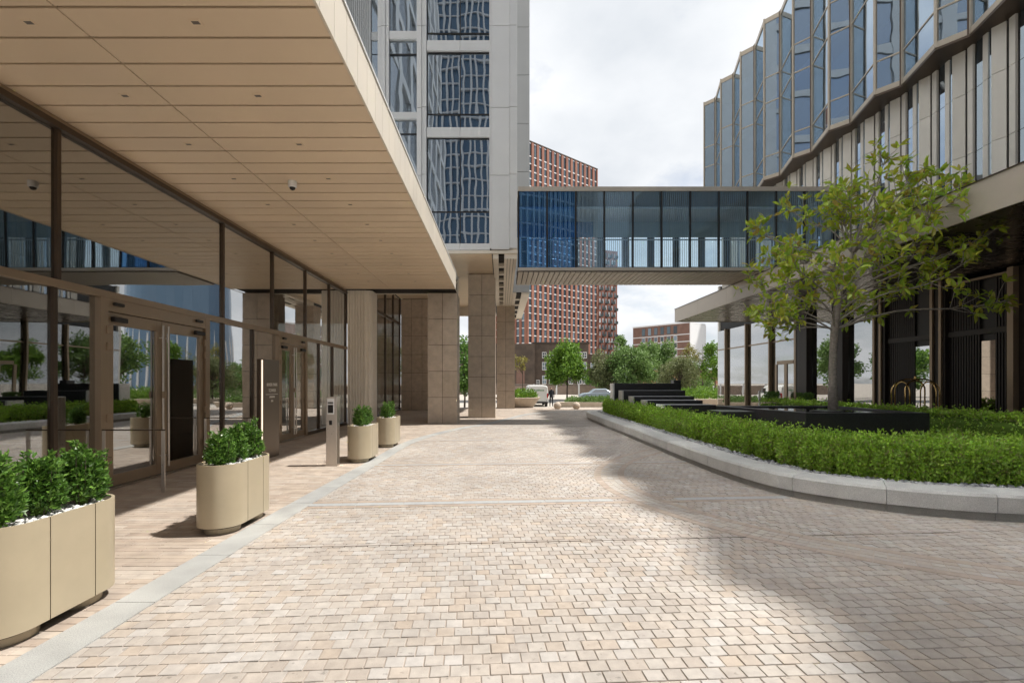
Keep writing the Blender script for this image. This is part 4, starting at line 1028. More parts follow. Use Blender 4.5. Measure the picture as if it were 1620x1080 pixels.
for i, (cx_, cy_, nm, ns_, _) in enumerate(PL):
    L_ = .95; w_ = .44
    t = thing('planter', PLAB[i], 'planter', (cx_, cy_, 0), 'tan planters along the terrace')
    outp = stadium(cx_, cy_, w_, L_, 16); inn = stadium(cx_, cy_, w_, L_, 16, -.018); k = len(outp)
    # shell in three panels split by thin joints at +-0.165 along the length, as wall segments
    segs = {'a': [], 'b': [], 'c': []}
    def shell(sel, m, nm_):
        mb = MB(); k_ = len(sel)
        for p, pi_ in sel: mb.v += [(*p, .075), (*p, .69), (*pi_, .69), (*pi_, .075)]
        for a in range(k_ - 1):
            for c in range(4):
                d = (c + 1) % 4; mb.f.append((a * 4 + d, a * 4 + c, a * 4 + 4 + c, a * 4 + 4 + d))
        mb.f.append((0, 1, 2, 3)); mb.f.append(tuple((k_ - 1) * 4 + c for c in (3, 2, 1, 0)))
        bmx = mb.mesh(nm_, m)
        b_ = bmesh.new(); b_.from_mesh(bmx); bmesh.ops.recalc_face_normals(b_, faces=b_.faces)
        for f in b_.faces: f.smooth = abs(f.normal.z) < .5
        for e in b_.edges:
            if len(e.link_faces) == 2 and e.calc_face_angle() > R(30): e.smooth = False
        b_.to_mesh(bmx); b_.free()
        return obj(nm_, bmx, t)
    hw = w_ / 2; g_ = .0035; jy = .165
    s_ = L_ / 2 - w_ / 2
    far = [((cx_ + hw, cy_ + jy + g_), (cx_ + hw - .018, cy_ + jy + g_))] + [((cx_ + hw * math.cos(a), cy_ + s_ + hw * math.sin(a)), (cx_ + (hw - .018) * math.cos(a), cy_ + s_ + (hw - .018) * math.sin(a))) for a in np.linspace(0, math.pi, 33)] + [((cx_ - hw, cy_ + jy + g_), (cx_ - hw + .018, cy_ + jy + g_))]
    nea = [((2 * cx_ - a[0], 2 * cy_ - a[1]), (2 * cx_ - b[0], 2 * cy_ - b[1])) for a, b in far]
    shell(far, PLANTER, 'end_shell'); shell(nea, PLANTER, 'end_shell')
    for sx in (-1, 1):
        x_ = cx_ + sx * hw; bx('side_panel', PLANTER, t, min(x_, x_ - sx * .018), max(x_, x_ - sx * .018), cy_ - jy + g_, cy_ + jy - g_, .075, .69)
    MB().prism(stadium(cx_, cy_, w_, L_, 12, -.03), .06, .63).build('liner', GAPM, t)
    for sgn in (-1, 1): MB().prism([(cx_ + (hw - .055) * math.cos(a), cy_ + sgn * (s_ - .02) + (hw - .055) * math.sin(a) * 1.0) for a in np.linspace(0, 2 * math.pi, 24, endpoint=False)], .001, .06).build('foot', DBRONZE if False else PLANTER, t)
    nP = 650; pp = []
    while len(pp) < nP:
        x_, y_ = random.uniform(-hw, hw), random.uniform(-L_ / 2, L_ / 2)
        if abs(x_) < hw - .035 and (abs(y_) < s_ or math.hypot(x_, abs(y_) - s_) < hw - .035): pp.append((cx_ + x_, cy_ + y_, .637 + random.uniform(0, .022)))
    stones('pebbles', np.array(pp), rng.uniform(.011, .023, nP), PEBW, t)
    offs = [-.30, .0, .30] if ns_ == 3 else [-.20, .20]
    for j, oy in enumerate(offs):
        hs = [.44, .40, .42][j] if i == 0 else ([.36, .38, .44][j] if i == 1 else [.40, .38][j])
        shrub('planter_shrub', SLAB[i][j], (cx_ + random.uniform(-.02, .02), cy_ + oy, .635), .142 if i == 0 else .138, hs, [2400, 2200, 1300, 1100][i], 'shrubs in the terrace planters')

# totem sign
ts_ = thing('totem_sign', 'tall dark bronze totem sign with a glowing edge beside the second planter', 'sign', (-4.65, 9.85, 0))
bx('body', TOTEM, ts_, -4.71, -4.60, 9.55, 10.22, .0, 1.96, .006)
bx('front_edge', DBRONZE, ts_, -4.712, -4.64, 9.50, 9.548, .0, 1.955, .003)
bx('light_strip', LED, ts_, -4.628, -4.619, 9.52, 9.545, .03, 1.94)
def text(body, size, loc, parent, m, rot=(R(90), 0, R(90)), name='lettering'):
    cu = bpy.data.curves.new(name, 'FONT'); cu.body = body; cu.size = size; cu.align_x = 'CENTER'; cu.extrude = .0015; cu.materials.append(m)
    tmp = bpy.data.objects.new(name, cu); COL.objects.link(tmp)
    dg = bpy.context.evaluated_depsgraph_get(); me = bpy.data.meshes.new_from_object(tmp.evaluated_get(dg)); bpy.data.objects.remove(tmp)
    mw = Matrix.Translation(loc) @ Matrix.Rotation(rot[2], 4, 'Z') @ Matrix.Rotation(rot[0], 4, 'X')
    if not me.materials: me.materials.append(m)
    return obj(name, me, parent, mw)
text('RIVER PARK', .088, (-4.598, 9.90, 1.43), ts_, TEXTM); text('TOWER', .088, (-4.598, 9.90, 1.315), ts_, TEXTM)
bx('rule_line', TEXTM, ts_, -4.5985, -4.597, 9.63, 10.15, 1.262, 1.270)
for z, k in ((1.20, 7), (1.12, 3)):
    mb = MB()
    for j in range(k): mb.box(-4.5985, -4.597, 9.90 + (j - k / 2) * .032, 9.90 + (j - k / 2) * .032 + .02, z - (.0 if j % 2 else .006), z + .034)
    mb.build('small_lettering', TEXTM, ts_)

# intercom post
ip = thing('intercom_post', 'slim steel intercom post with a keypad standing on the terrace', 'post', (-3.04, 8.95, 0))
bx('column', STEEL, ip, -3.15, -2.955, 8.86, 9.02, .0, 1.24, .006)
bx('panel', WHITES, ip, -3.125, -3.005, 8.852, 8.8595, .93, 1.205, .002)
bx('screen', BLACKM, ip, -3.112, -3.018, 8.848, 8.8518, .955, 1.10); bx('camera_window', BLACKM, ip, -3.112, -3.018, 8.848, 8.8518, 1.125, 1.15)
bx('card_reader', BLACKM, ip, -3.09, -3.04, 8.842, 8.8595, .74, .82, .004)
bx('base_plate', STEEL, ip, -3.16, -2.945, 8.85, 9.03, .0, .012)

# ================================================================== FAR PLAZA
def bowl(name, label, c, r0, r1, h, sx, sy, leafm, n, lh, group=None, seg=40):
    t = thing(name, label, 'planter', c, group)
    MB().lathe(c, [(r0 * .97, 0), (r0, .02), (r1, h - .02), (r1 * .99, h), (r1 * .90, h), (r1 * .86, h - .10)], seg, sx, sy).build('bowl', CONC, t, smooth=False)
    a = rng.uniform(0, 6.283, n); rr = np.sqrt(rng.uniform(size=n)) * r1 * .86
    P = np.column_stack([c[0] + rr * np.cos(a) * sx, c[1] + rr * np.sin(a) * sy, c[2] + h - .08 + rng.uniform(0, 1, n) ** .7 * lh * (1 - .4 * (rr / r1) ** 2) * (.75 + .25 * np.sin(a * 5 + rr * 4))])
    D = rng.normal(0, .6, (n, 3)) + np.array([0, 0, .7])
    obj('foliage', leaf_mesh('foliage', P, D, rng.uniform(.12, .22, n), rng.uniform(.06, .11, n), leafm), t, kind='stuff'); return t
bowl('bowl_planter', 'tapered pale stone bowl planter with bright leaves beside the farthest pillar', (1.0, 30.2, ground_z(30)), .95, 1.38, .64, 1, 1, LEAF_T, 1500, .62)
for x, lab in ((3.18, 'left one of the two stone ball bollards at the end of the drive'), (4.25, 'right one of the two stone ball bollards at the end of the drive')):
    b_ = thing('ball_bollard', lab, 'bollard', (x, 27.9, -.024), 'stone ball bollards')
    prof = [(.215 * math.sin(math.pi * k / 16) + .001, .213 - .215 * math.cos(math.pi * k / 16)) for k in range(17)]
    MB().lathe((x, 27.9, -.024), prof, 28).build('ball', STONE, b_, smooth=True)
    MB().lathe((x, 27.9, -.024), [(.09, 0), (.09, .02)], 16).build('foot', STEEL, b_)
bowl('long_planter_bed', 'long low stone planter bed beyond the ball bollards', (8.9, 41.5, ground_z(41.5) - .03), 3.9, 4.2, .55, 1, .28, LEAF_G, 3600, .62)
bowl('round_planter_bed', 'round pale stone planter bed with tall grasses beside the hotel glass', (15.4, 36.8, ground_z(36.8)), 2.6, 2.9, .75, 1, .6, LEAF_T, 3000, 1.0)
bowl('low_planter_bed', 'low planted bed under the trees right of the cascade', (20, 52, -.66), 7.5, 8, .5, 1, .3, LEAF_G, 4500, 1.2)

# van
VX, VY = 3.22, 43.6; VZ = ground_z(VY)
van = thing('white_van', 'white panel van parked with its rear doors facing the drive', 'van', (VX, VY, VZ))
def van_sec(y, hw_, ht, hb, tap):
    return [(VX - hw_, y, VZ + hb), (VX - hw_ * 1.0, y, VZ + hb + (ht - hb) * .52), (VX - hw_ * tap, y, VZ + ht - .12), (VX - hw_ * tap + .16, y, VZ + ht), (VX + hw_ * tap - .16, y, VZ + ht), (VX + hw_ * tap, y, VZ + ht - .12), (VX + hw_, y, VZ + hb + (ht - hb) * .52), (VX + hw_, y, VZ + hb)]
secs = [van_sec(VY, .93, 1.84, .34, .90), van_sec(VY + .06, .955, 1.90, .30, .91), van_sec(VY + 2.6, .96, 1.92, .30, .91), van_sec(VY + 3.3, .95, 1.80, .30, .86), van_sec(VY + 4.0, .93, 1.20, .32, .93), van_sec(VY + 4.75, .86, .98, .36, .95)]
mb = MB()
for s_ in secs: mb.v += s_
for a in range(len(secs) - 1):
    for b in range(8):
        c = (b + 1) % 8; mb.f.append((a * 8 + b, a * 8 + c, (a + 1) * 8 + c, (a + 1) * 8 + b))
mb.f.append(tuple(range(7, -1, -1))); mb.f.append(tuple((len(secs) - 1) * 8 + b for b in range(8)))
mb.build('body', VANW, van, bevel=.03)
for s_ in (-1, 1):
    dr = bx('rear_door', VANW, van, VX + (-.86 if s_ < 0 else .006), VX + (-.006 if s_ < 0 else .86), VY - .025, VY - .002, VZ + .42, VZ + 1.72, .012)
    bx('tail_light', REDL, van, VX + s_ * .875 - .06, VX + s_ * .875 + .06, VY - .035, VY + .02, VZ + .80, VZ + 1.18, .01)
    bx('hinge', BLACKM, van, VX + s_ * .82 - .02, VX + s_ * .82 + .02, VY - .045, VY - .026, VZ + .55, VZ + .62)
    for yy in (.85, 3.85):
        w_ = MB().tube([(VX + s_ * .72, VY + yy, VZ + .33), (VX + s_ * .93, VY + yy, VZ + .33)], .33, 22).build('wheel', RUBBER, van)
        MB().tube([(VX + s_ * .925, VY + yy, VZ + .33), (VX + s_ * .945, VY + yy, VZ + .33)], .19, 16).build('rim', STEEL, w_)
    bx('side_window', GL_CAR, van, min(VX + s_ * .90, VX + s_ * .955), max(VX + s_ * .90, VX + s_ * .955), VY + 2.75, VY + 3.5, VZ + 1.15, VZ + 1.6)
bx('bumper', BLACKM, van, VX - .90, VX + .90, VY - .10, VY + .1, VZ + .30, VZ + .46, .02)
bx('number_plate', mat('yellow_plate', (.60, .45, .05), .5), van, VX - .30, VX + .22, VY - .032, VY - .026, VZ + .74, VZ + .85)
bx('door_handle', BLACKM, van, VX - .22, VX - .06, VY - .04, VY - .026, VZ + .98, VZ + 1.02)
lg = MB().lathe((0, 0, 0), [(.14, 0), (.14, .006)], 20).mesh('emblem', TEALP); obj('emblem', lg, van, Matrix.Translation((VX - .55, VY - .026, VZ + 1.45)) @ Matrix.Rotation(R(90), 4, 'X'))
for j in range(7): bx('lettering_mark', GREENP, van, VX - .32 + j * .13, VX - .23 + j * .13, VY - .031, VY - .0255, VZ + 1.40, VZ + 1.50 + (.04 if j in (0, 3) else 0))
# person beside the van
PXX, PYY = VX + 1.22, VY + .15; PZ = ground_z(PYY)
per = thing('person', 'person in dark clothes standing at the right rear corner of the van', 'person', (PXX, PYY, PZ))
def skin_body(name, joints, edges, rads, m, parent):
    me = bpy.data.meshes.new(name); me.from_pydata(joints, edges, []); me.materials.append(m); o = obj(name, me, parent)
    o.modifiers.new('skin', 'SKIN'); sv = me.skin_vertices[0].data
    for i, r_ in enumerate(rads): sv[i].radius = (r_, r_)
    sv[0].use_root = True
    sbm = o.modifiers.new('sub', 'SUBSURF'); sbm.levels = 1; sbm.render_levels = 2; return o
J = [(0, 0, .95), (0, .02, 1.15), (0, .0, 1.38), (0, -.02, 1.47), (0, -.05, 1.58), (0, -.04, 1.70),
     (-.17, 0, 1.38), (-.22, -.05, 1.12), (-.26, -.24, .98), (-.27, -.32, .95), (.17, 0, 1.38), (.24, .02, 1.12), (.22, -.10, .88), (.22, -.14, .80),
     (-.09, 0, .90), (-.11, -.05, .50), (-.12, 0, .09), (-.12, -.13, .05), (.09, 0, .90), (.11, .02, .50), (.13, .09, .09), (.13, -.04, .05)]
E = [(0, 1), (1, 2), (2, 3), (3, 4), (4, 5), (2, 6), (6, 7), (7, 8), (8, 9), (2, 10), (10, 11), (11, 12), (12, 13), (0, 14), (14, 15), (15, 16), (16, 17), (0, 18), (18, 19), (19, 20), (20, 21)]
RD = [.145, .14, .15, .055, .095, .08, .065, .05, .038, .03, .065, .05, .038, .03, .095, .065, .045, .04, .095, .065, .045, .04]
skin_body('body', [(PXX + a, PYY + b, PZ + c) for a, b, c in J], E, RD, mat('dark_clothes', (.02, .022, .028), .9), per)
MB().lathe((PXX, PYY - .05, PZ + 1.50), [(.03, 0), (.075, .05), (.088, .13), (.07, .2), (.02, .235)], 16).build('head', mat('skin_tone', (.35, .21, .15), .6), per, smooth=True)
MB().lathe((PXX, PYY - .03, PZ + 1.585), [(.09, 0), (.097, .06), (.08, .125), (.03, .16)], 16).build('hair', mat('dark_hair', (.02, .015, .012), .8), per, smooth=True)
# parked car
CX_, CY_ = 11.0, 56.0; CZ_ = -.636
car = thing('parked_car', 'small pale blue car parked behind the long planter bed', 'car', (CX_, CY_, CZ_))
prof = [(-2.1, .35), (-2.12, .72), (-1.75, .92), (-1.0, 1.0), (-.45, 1.42), (.75, 1.45), (1.4, 1.02), (2.0, .9), (2.1, .5), (2.05, .3)]
mb = MB(); hw = .86; k = len(prof)
for s_, inset in ((-1, 0), (1, 0)):
    for x_, z_ in prof: mb.v.append((CX_ + x_, CY_ + s_ * (hw - (.16 if z_ > 1.1 else 0)), CZ_ + z_))
for i in range(k):
    j = (i + 1) % k; mb.f.append((i, j, k + j, k + i))
mb.f.append(tuple(range(k - 1, -1, -1))); mb.f.append(tuple(k + i for i in range(k)))
mb.build('body', mat('pale_blue_paint', (.42, .50, .58), .25, .2), car, bevel=.05)
for s_ in (-1, 1):
    MB().hexa([(CX_ - .95, CY_ + s_ * .87, CZ_ + 1.02), (CX_ + 1.2, CY_ + s_ * .87, CZ_ + 1.04), (CX_ + .7, CY_ + s_ * .735, CZ_ + 1.39), (CX_ - .45, CY_ + s_ * .735, CZ_ + 1.37), (CX_ - .95, CY_ + s_ * .84, CZ_ + 1.02), (CX_ + 1.2, CY_ + s_ * .84, CZ_ + 1.04), (CX_ + .7, CY_ + s_ * .70, CZ_ + 1.39), (CX_ - .45, CY_ + s_ * .70, CZ_ + 1.37)]).build('side_glass', GL_CAR, car)
    for x_ in (-1.3, 1.3): MB().tube([(CX_ + x_, CY_ + s_ * .70, CZ_ + .31), (CX_ + x_, CY_ + s_ * .88, CZ_ + .31)], .31, 18).build('wheel', RUBBER, car)

# trees -----------------------------------------------------------
def tree(label, x, y, h, rx, rz, n, leafm, trunk_h, lsize, group, r_tr=.10, dens=24, ry=None, name='broadleaf_tree'):
    z0 = ground_z(y); t = thing(name, label, 'tree', (x, y, z0), group); ry = ry or rx
    zc = z0 + h - rz; mb = MB()
    mb.tube([(x, y, z0), (x + .03, y, z0 + trunk_h), (x + random.uniform(-.1, .1), y, z0 + h * .9)], [r_tr, r_tr * .75, r_tr * .15], 8)
    cl = []
    for i in range(dens):
        while True:
            p = Vector((random.uniform(-1, 1), random.uniform(-1, 1), random.uniform(-1, 1)))
            if .3 < p.length < 1: break
        c = Vector((x + p.x * rx * .85 * (1 - .25 * max(0, p.z)), y + p.y * ry * .85, zc + p.z * rz * .88)); cl.append((c, random.uniform(.22, .42) * min(rx, rz)))
        mb.tube([(x, y, z0 + trunk_h + (c.z - z0 - trunk_h) * .35 if c.z > z0 + trunk_h else z0 + trunk_h * .9), tuple(c)], [r_tr * .35, r_tr * .08], 5)
    mb.build('trunk', DBARK, t)
    k = rng.integers(0, len(cl), n); C = np.array([tuple(c[0]) for c in cl])[k]; Rr = np.array([c[1] for c in cl])[k]
    d = unit(rng.normal(size=(n, 3))); rad = Rr * rng.uniform(.25, 1.0, n) ** .6
    P = C + d * rad[:, None]; D = rng.normal(0, .8, (n, 3)) + d * .4; NR = d * .7 + unit(P - np.array([x, y, zc])) * .5 + np.array([0, 0, .3]) + rng.normal(0, .5, (n, 3))
    obj('crown', leaf_mesh('crown', P, D, lsize * rng.uniform(.7, 1.3, n), lsize * .6 * rng.uniform(.7, 1.3, n), leafm, Nrm=NR), t, kind='stuff'); return t
G = 'trees beyond the drive'
def px2(px, Y): return (px - 793) * Y / 780
tree('dense bright green tree right of the white van', px2(897, 62), 62, 7.1, 2.65, 2.85, 7500, LEAF_T, 2.0, .34, G, .11, 44)
tree('grey-olive tree between the bright tree and the black cascade', px2(958, 60), 60, 6.3, 2.2, 2.7, 4200, LEAF_O, 1.8, .26, G, .09, 30)
tree('slender tall pale tree with a small crown above the cascade', px2(982, 70), 70, 9.2, 1.3, 1.7, 1100, LEAF_G, 4.5, .30, G, .08, 14)
tree('broad fresh green tree behind the tallest cascade block', px2(995, 58), 58, 6.6, 3.0, 2.8, 6500, LEAF_G, 1.6, .30, G, .12, 40)
tree('tall mid green tree below the left end of the brown apartment block', px2(1016, 66), 66, 8.0, 2.6, 3.2, 5200, LEAF_G, 2.0, .30, G, .12, 34)
tree('green tree in front of the middle of the brown apartment block', px2(1047, 70), 70, 8.7, 2.6, 3.6, 5200, LEAF_G, 2.0, .30, G, .12, 34)
tree('grey-green olive tree with fine leaves right of the cascade', px2(1076, 50), 50, 5.0, 2.3, 2.0, 6000, LEAF_O, 1.2, .19, G, .09, 36)
tree('thin yellowish tree in front of the apartment block corner', px2(1090, 56), 56, 6.9, 1.2, 2.2, 1300, LEAF_Y, 3.0, .2, G, .06, 18)
tree('sparse nearly bare tree before the white gable wall', px2(1111, 48), 48, 6.5, 1.1, 2.1, 420, LEAF_O, 2.2, .16, G, .06, 26)
tree('green tree nearest to the hotel glass corner', px2(1131, 46), 46, 6.2, 1.35, 2.1, 3000, LEAF_T, 2.0, .22, G, .07, 24)
tree('deep green bushy tree low behind the olive tree', px2(1100, 74), 74, 5.2, 3.2, 2.2, 3800, LEAF_G, 1.0, .32, G, .1, 26)
tree('small yellow-leaved tree rising from the bowl planter', px2(826, 30.6), 30.6, 3.35, .75, .62, 330, LEAF_Y, 1.9, .13, None, .03, 14)
tree('dark green tree glimpsed between the first two pillars', px2(735, 40), 40, 5.6, 1.8, 2.2, 3500, LEAF_B, 1.2, .26, None, .09, 26)
tree('dark shrubby tree against the old brick building', px2(948, 84), 84, 4.6, 2.8, 1.9, 2800, LEAF_B, .8, .34, None, .1, 22)

lp = thing('street_lamp', 'tall thin grey street lamp post rising among the trees by the red tower', 'street lamp', (px2(979, 64), 64, -.64))
lx = px2(979, 64)
MB().tube([(lx, 64, -.64), (lx, 64, 2.0), (lx, 64, 6.6)], [.09, .06, .045], 10).build('pole', STEEL, lp)
MB().beam((lx, 64, 6.6), (lx - .9, 64, 6.75), .06, .06).build('arm', STEEL, lp); bx('lantern', RIBGREY, lp, lx - 1.35, lx - .85, 63.9, 64.1, 6.70, 6.80, .02)
# garden wall with railings, street lamp
gw = thing('garden_wall', 'low brown brick wall with pale railings in front of the old building', 'wall', (14, 88, -.65))
xw = -30
while xw < 45:
    bx('wall_bay', DKBR if False else mat('garden_brick', (.26, .20, .16), .9, var=.2, vscale=1.), gw, xw, xw + 3.7, 88, 88.3, -.8, .95); bx('wall_post', WHITES, gw, xw + 3.71, xw + 3.99, 87.9, 88.3, -.8, 1.25); xw += 4
bx('rail', STEEL, gw, -30, 45, 87.9, 87.96, 1.12, 1.20)
ob = thing('old_brick_building', 'dark old brick building with white sash windows behind the van', 'building', (10, 110, -.64))
def far_window(parent, x, y, z, w, h):
    f = MB().box(x - w / 2, x - w / 2 + .1, y - .06, y, z, z + h).box(x + w / 2 - .1, x + w / 2, y - .06, y, z, z + h).box(x - w / 2, x + w / 2, y - .05, y, z + h - .12, z + h).box(x - w / 2, x + w / 2, y - .08, y, z, z + .12).box(x - w / 2, x + w / 2, y - .05, y, z + h * .48, z + h * .54).box(x - .04, x + .04, y - .045, y, z, z + h)
    o = f.build('window', WHITEW, parent); bx('pane', WINDK, o, x - w / 2 + .1, x + w / 2 - .1, y - .03, y - .012, z + .12, z + h - .12)
x_a, x_b = px2(815, 110), px2(933, 110)
bx('side_wing', DKBR, ob, -9, px2(846, 108), 108, 122, -.7, 10.0); bx('main_wall', DKBR, ob, px2(846, 110) - .5, px2(931, 110), 110, 122, -.7, 10.1)
bx('parapet', mat('dark_coping', (.06, .045, .035), .9), ob, px2(846, 110) - .5, px2(931, 110) + .2, 109.8, 122, 10.11, 10.5); bx('low_wing', DKBR, ob, px2(931, 110) + .01, px2(960, 110), 110.5, 122, -.7, 7.9)
bx('blocked_opening', MIDBR, ob, px2(817, 108), px2(830, 108), 107.93, 107.99, 1.2, 5.0)
for px in (861, 872, 903, 917, 925):
    for py, h in ((565, 1.35), (584, 1.8), (606, 1.9)): far_window(ob, px2(px, 110), 110, 1.5 + (605 - py) * 110 / 780 - .2, .95, h)
far_window(ob, px2(938, 110), 110.5, 4.6, .9, 1.3); far_window(ob, px2(851, 110), 110, .8, .8, 1.3)
hd_ = MB().box(-60, px2(846, 107), 105, 106.5, -.7, .9).build('hedge_mass', LEAF_B, ob) if False else None

# red brick tower
rt = thing('red_brick_tower', 'very tall red brick tower with a grid of dark windows in the background', 'tower', (26, 215, 0))
A = Vector((px2(834.5, 197), 197)); Bc = Vector((px2(945.5, 224), 224)); tdir = (Bc - A); LN_ = tdir.length; td = tdir / LN_; nd = Vector((td.y, -td.x))   # nd towards viewer
HT = 98.0; ST = 3.0
def fpt(u, d, z): p = A + td * u + nd * d; return (p.x, p.y, z)
def fbox(mb, u0, u1, d0, d1, z0, z1):
    return mb.hexa([fpt(u0, d1, z0), fpt(u1, d1, z0), fpt(u1, d0, z0), fpt(u0, d0, z0), fpt(u0, d1, z1), fpt(u1, d1, z1), fpt(u1, d0, z1), fpt(u0, d0, z1)])
fbox(MB(), 0, LN_, -16, -.45, 0, HT - .3).build('core_wall', mat('tower_core', (.05, .045, .045), .8), rt)
NBAY = 15; bw = LN_ / NBAY; win = MB(); sill = MB()
for i in range(NBAY + 1):
    u = i * bw; fbox(MB(), max(0, u - bw * .21), min(LN_, u + bw * .21), -.44, .12, 0, HT).build('brick_pier', REDB, rt)
for i in range(NBAY):
    for k in range(1, 33):
        z = HT - 5.4 - (k - 1) * ST if k > 1 else HT - 5.4
        z1 = HT - .6 if k == 1 else z + ST - .42
        u0, u1 = i * bw + bw * .22, (i + 1) * bw - bw * .22
        if z < 1: continue
        um = u0 + (u1 - u0) * random.choice([.5, .55, .45, 1.])
        fbox(win, u0, um - .05, -.42, -.30, z, z1); 
        if um < u1 - .1: fbox(win, um + .05, u1, -.42, -.26, z, z1)
        fbox(sill, u0, u1, -.43, -.08, z - .40, z - .02)
win.build('window_field', WINDK, rt, kind='stuff'); sill.build('sill_field', WHITES, rt, kind='stuff'); fbox(MB(), 0, LN_, -.5, .15, HT + .01, HT + .5).build('coping', mat('dark_coping', (.06, .045, .035), .9), rt)
# left return face
A2 = A; l2 = Vector((-.85, .52)).normalized(); n2 = Vector((-l2.y, l2.x)); n2 = n2 if n2.y < 0 else -n2
def gpt(u, d, z): p = A2 + l2 * u + n2 * d; return (p.x, p.y, z)
def gbox(mb, u0, u1, d0, d1, z0, z1): return mb.hexa([gpt(u0, d0, z0), gpt(u1, d0, z0), gpt(u1, d1, z0), gpt(u0, d1, z0), gpt(u0, d0, z1), gpt(u1, d0, z1), gpt(u1, d1, z1), gpt(u0, d1, z1)])
gbox(MB(), .5, 22, -6, -.4, 0, HT - .3).build('return_wall', mat('tower_core', (.05, .045, .045), .8), rt)
w2 = MB(); s2 = MB()
for i in range(9):
    gbox(MB(), i * 2.4 + .3, i * 2.4 + 1.4, -.39, .1, 0, HT - .05).build('brick_pier', REDB, rt)
    for k in range(31):
        z = HT - 5.4 - k * ST
        if z > 1: gbox(w2, i * 2.4 + 1.45, i * 2.4 + 2.65, -.38, -.28, z, z + 2.58); gbox(s2, i * 2.4 + 1.41, i * 2.4 + 2.69, -.39, -.1, z - .4, z - .02)
w2.build('return_window_field', WINDK, rt, kind='stuff'); s2.build('return_sill_field', WHITES, rt, kind='stuff')
# lower wing with balconies
wing = thing('balcony_wing', 'red brick tower wing with a chequer of small dark balconies', 'tower', (44, 226, 0))
W0 = Bc + td * .4; wd = Vector((.93, .36)).normalized(); wn_ = Vector((wd.y, -wd.x))
def hpt(u, d, z): p = W0 + wd * u + wn_ * d; return (p.x, p.y, z)
def hbox(mb, u0, u1, d0, d1, z0, z1): return mb.hexa([hpt(u0, d1, z0), hpt(u1, d1, z0), hpt(u1, d0, z0), hpt(u0, d0, z0), hpt(u0, d1, z1), hpt(u1, d1, z1), hpt(u1, d0, z1), hpt(u0, d0, z1)])
WH = 62.0; WL = 10.2
hbox(MB(), 0, WL, -14, 0, 0, WH).build('brick_wall', REDB, wing)
w3_ = MB(); bal = MB()
for i in range(6):
    for k in range(20):
        z = 1.5 + k * ST; u = .5 + i * 1.62
        hbox(w3_, u, u + .75, .01, .06, z + .3, z + 2.3)
        if (i + k) % 2 == 0: hbox(bal, u - .2, u + 1.15, .02, 1.5, z - .15, z + .0); hbox(bal, u - .2, u + 1.15, 1.42, 1.5, z + .01, z + 1.1)
w3_.build('window_field', mat('pale_window', None, .3, cols=[(.55, .57, .58), (.08, .09, .10), (.7, .7, .7), (.03, .03, .04)]), wing, kind='stuff'); bal.build('balcony_field', mat('balcony_grey', (.04, .05, .05), .6), wing, kind='stuff')

# brown apartment block
ab = thing('apartment_block', 'flat-roofed brown brick apartment block with a white gable beyond the trees', 'building', (62, 190, 0))
AY0, AY1 = 205, 186; ax0, ax1 = px2(1001.5, AY0), px2(1091, AY1)
a0 = Vector((ax0, AY0)); a1 = Vector((ax1, AY1)); ad = (a1 - a0); al = ad.length; ad /= al; an = Vector((ad.y, -ad.x))
def apt(u, d, z): p = a0 + ad * u + an * d; return (p.x, p.y, z)
def abx(u0, u1, d0, d1, z0, z1): return MB().hexa([apt(u0, d1, z0), apt(u1, d1, z0), apt(u1, d0, z0), apt(u0, d0, z0), apt(u0, d1, z1), apt(u1, d1, z1), apt(u1, d0, z1), apt(u0, d0, z1)])
ZT = 24.0
abx(0, al, -12, 0, -.6, ZT).build('brick_wall', MIDBR, ab); abx(-.1, al + .1, -12, .15, ZT + .01, ZT + .5).build('roof_edge', WHITES, ab)
abx(al + .02, al + .3, -12.1, .05, -.6, ZT - .1).build('white_gable', WHITES, ab)
gb = Vector((px2(1112, 193), 193))
MB().prism([(a1.x + .4, a1.y), (gb.x, gb.y), (gb.x + 1, gb.y + 10), (a1.x, a1.y + 12)], -.6, ZT - .3).build('white_wing', WHITES, ab)
for k in range(5):
    abx(.0, al, .02, .12, ZT - 4.3 - k * 2.75, ZT - 4.3 - k * 2.75 + .35).build('string_course', WHITES, ab)
for i in range(6):
    for k in range(6):
        z = ZT - 3.6 - k * 2.75; u = al * (.17 + .113 * i)
        z1 = z + 3.0 if k == 0 else z + 1.9
        f = abx(u, u + al * .062, .0, .08, z - (.0 if k == 0 else .2), z1); o = f.build('window', WHITEW if k else mat('window_grey', (.12, .11, .11), .6), ab)
        abx(u + .12, u + al * .062 - .12, .081, .12, z + .1, z1 - .12).build('pane', WINDK, o)
# terraced houses low in the far right
th = thing('brick_terrace', 'low orange brick houses glimpsed between the trunks right of the cascade', 'building', (45, 120, -.6))
bx('wall', mat('orange_brick', (.40, .20, .12), .9, var=.15), th, 36, 62, 118, 126, -.7, 4.5)
for i in range(8): bx('window', WINDK, th, 37 + i * 3, 38.6 + i * 3, 117.9, 117.99, .6, 2.6)

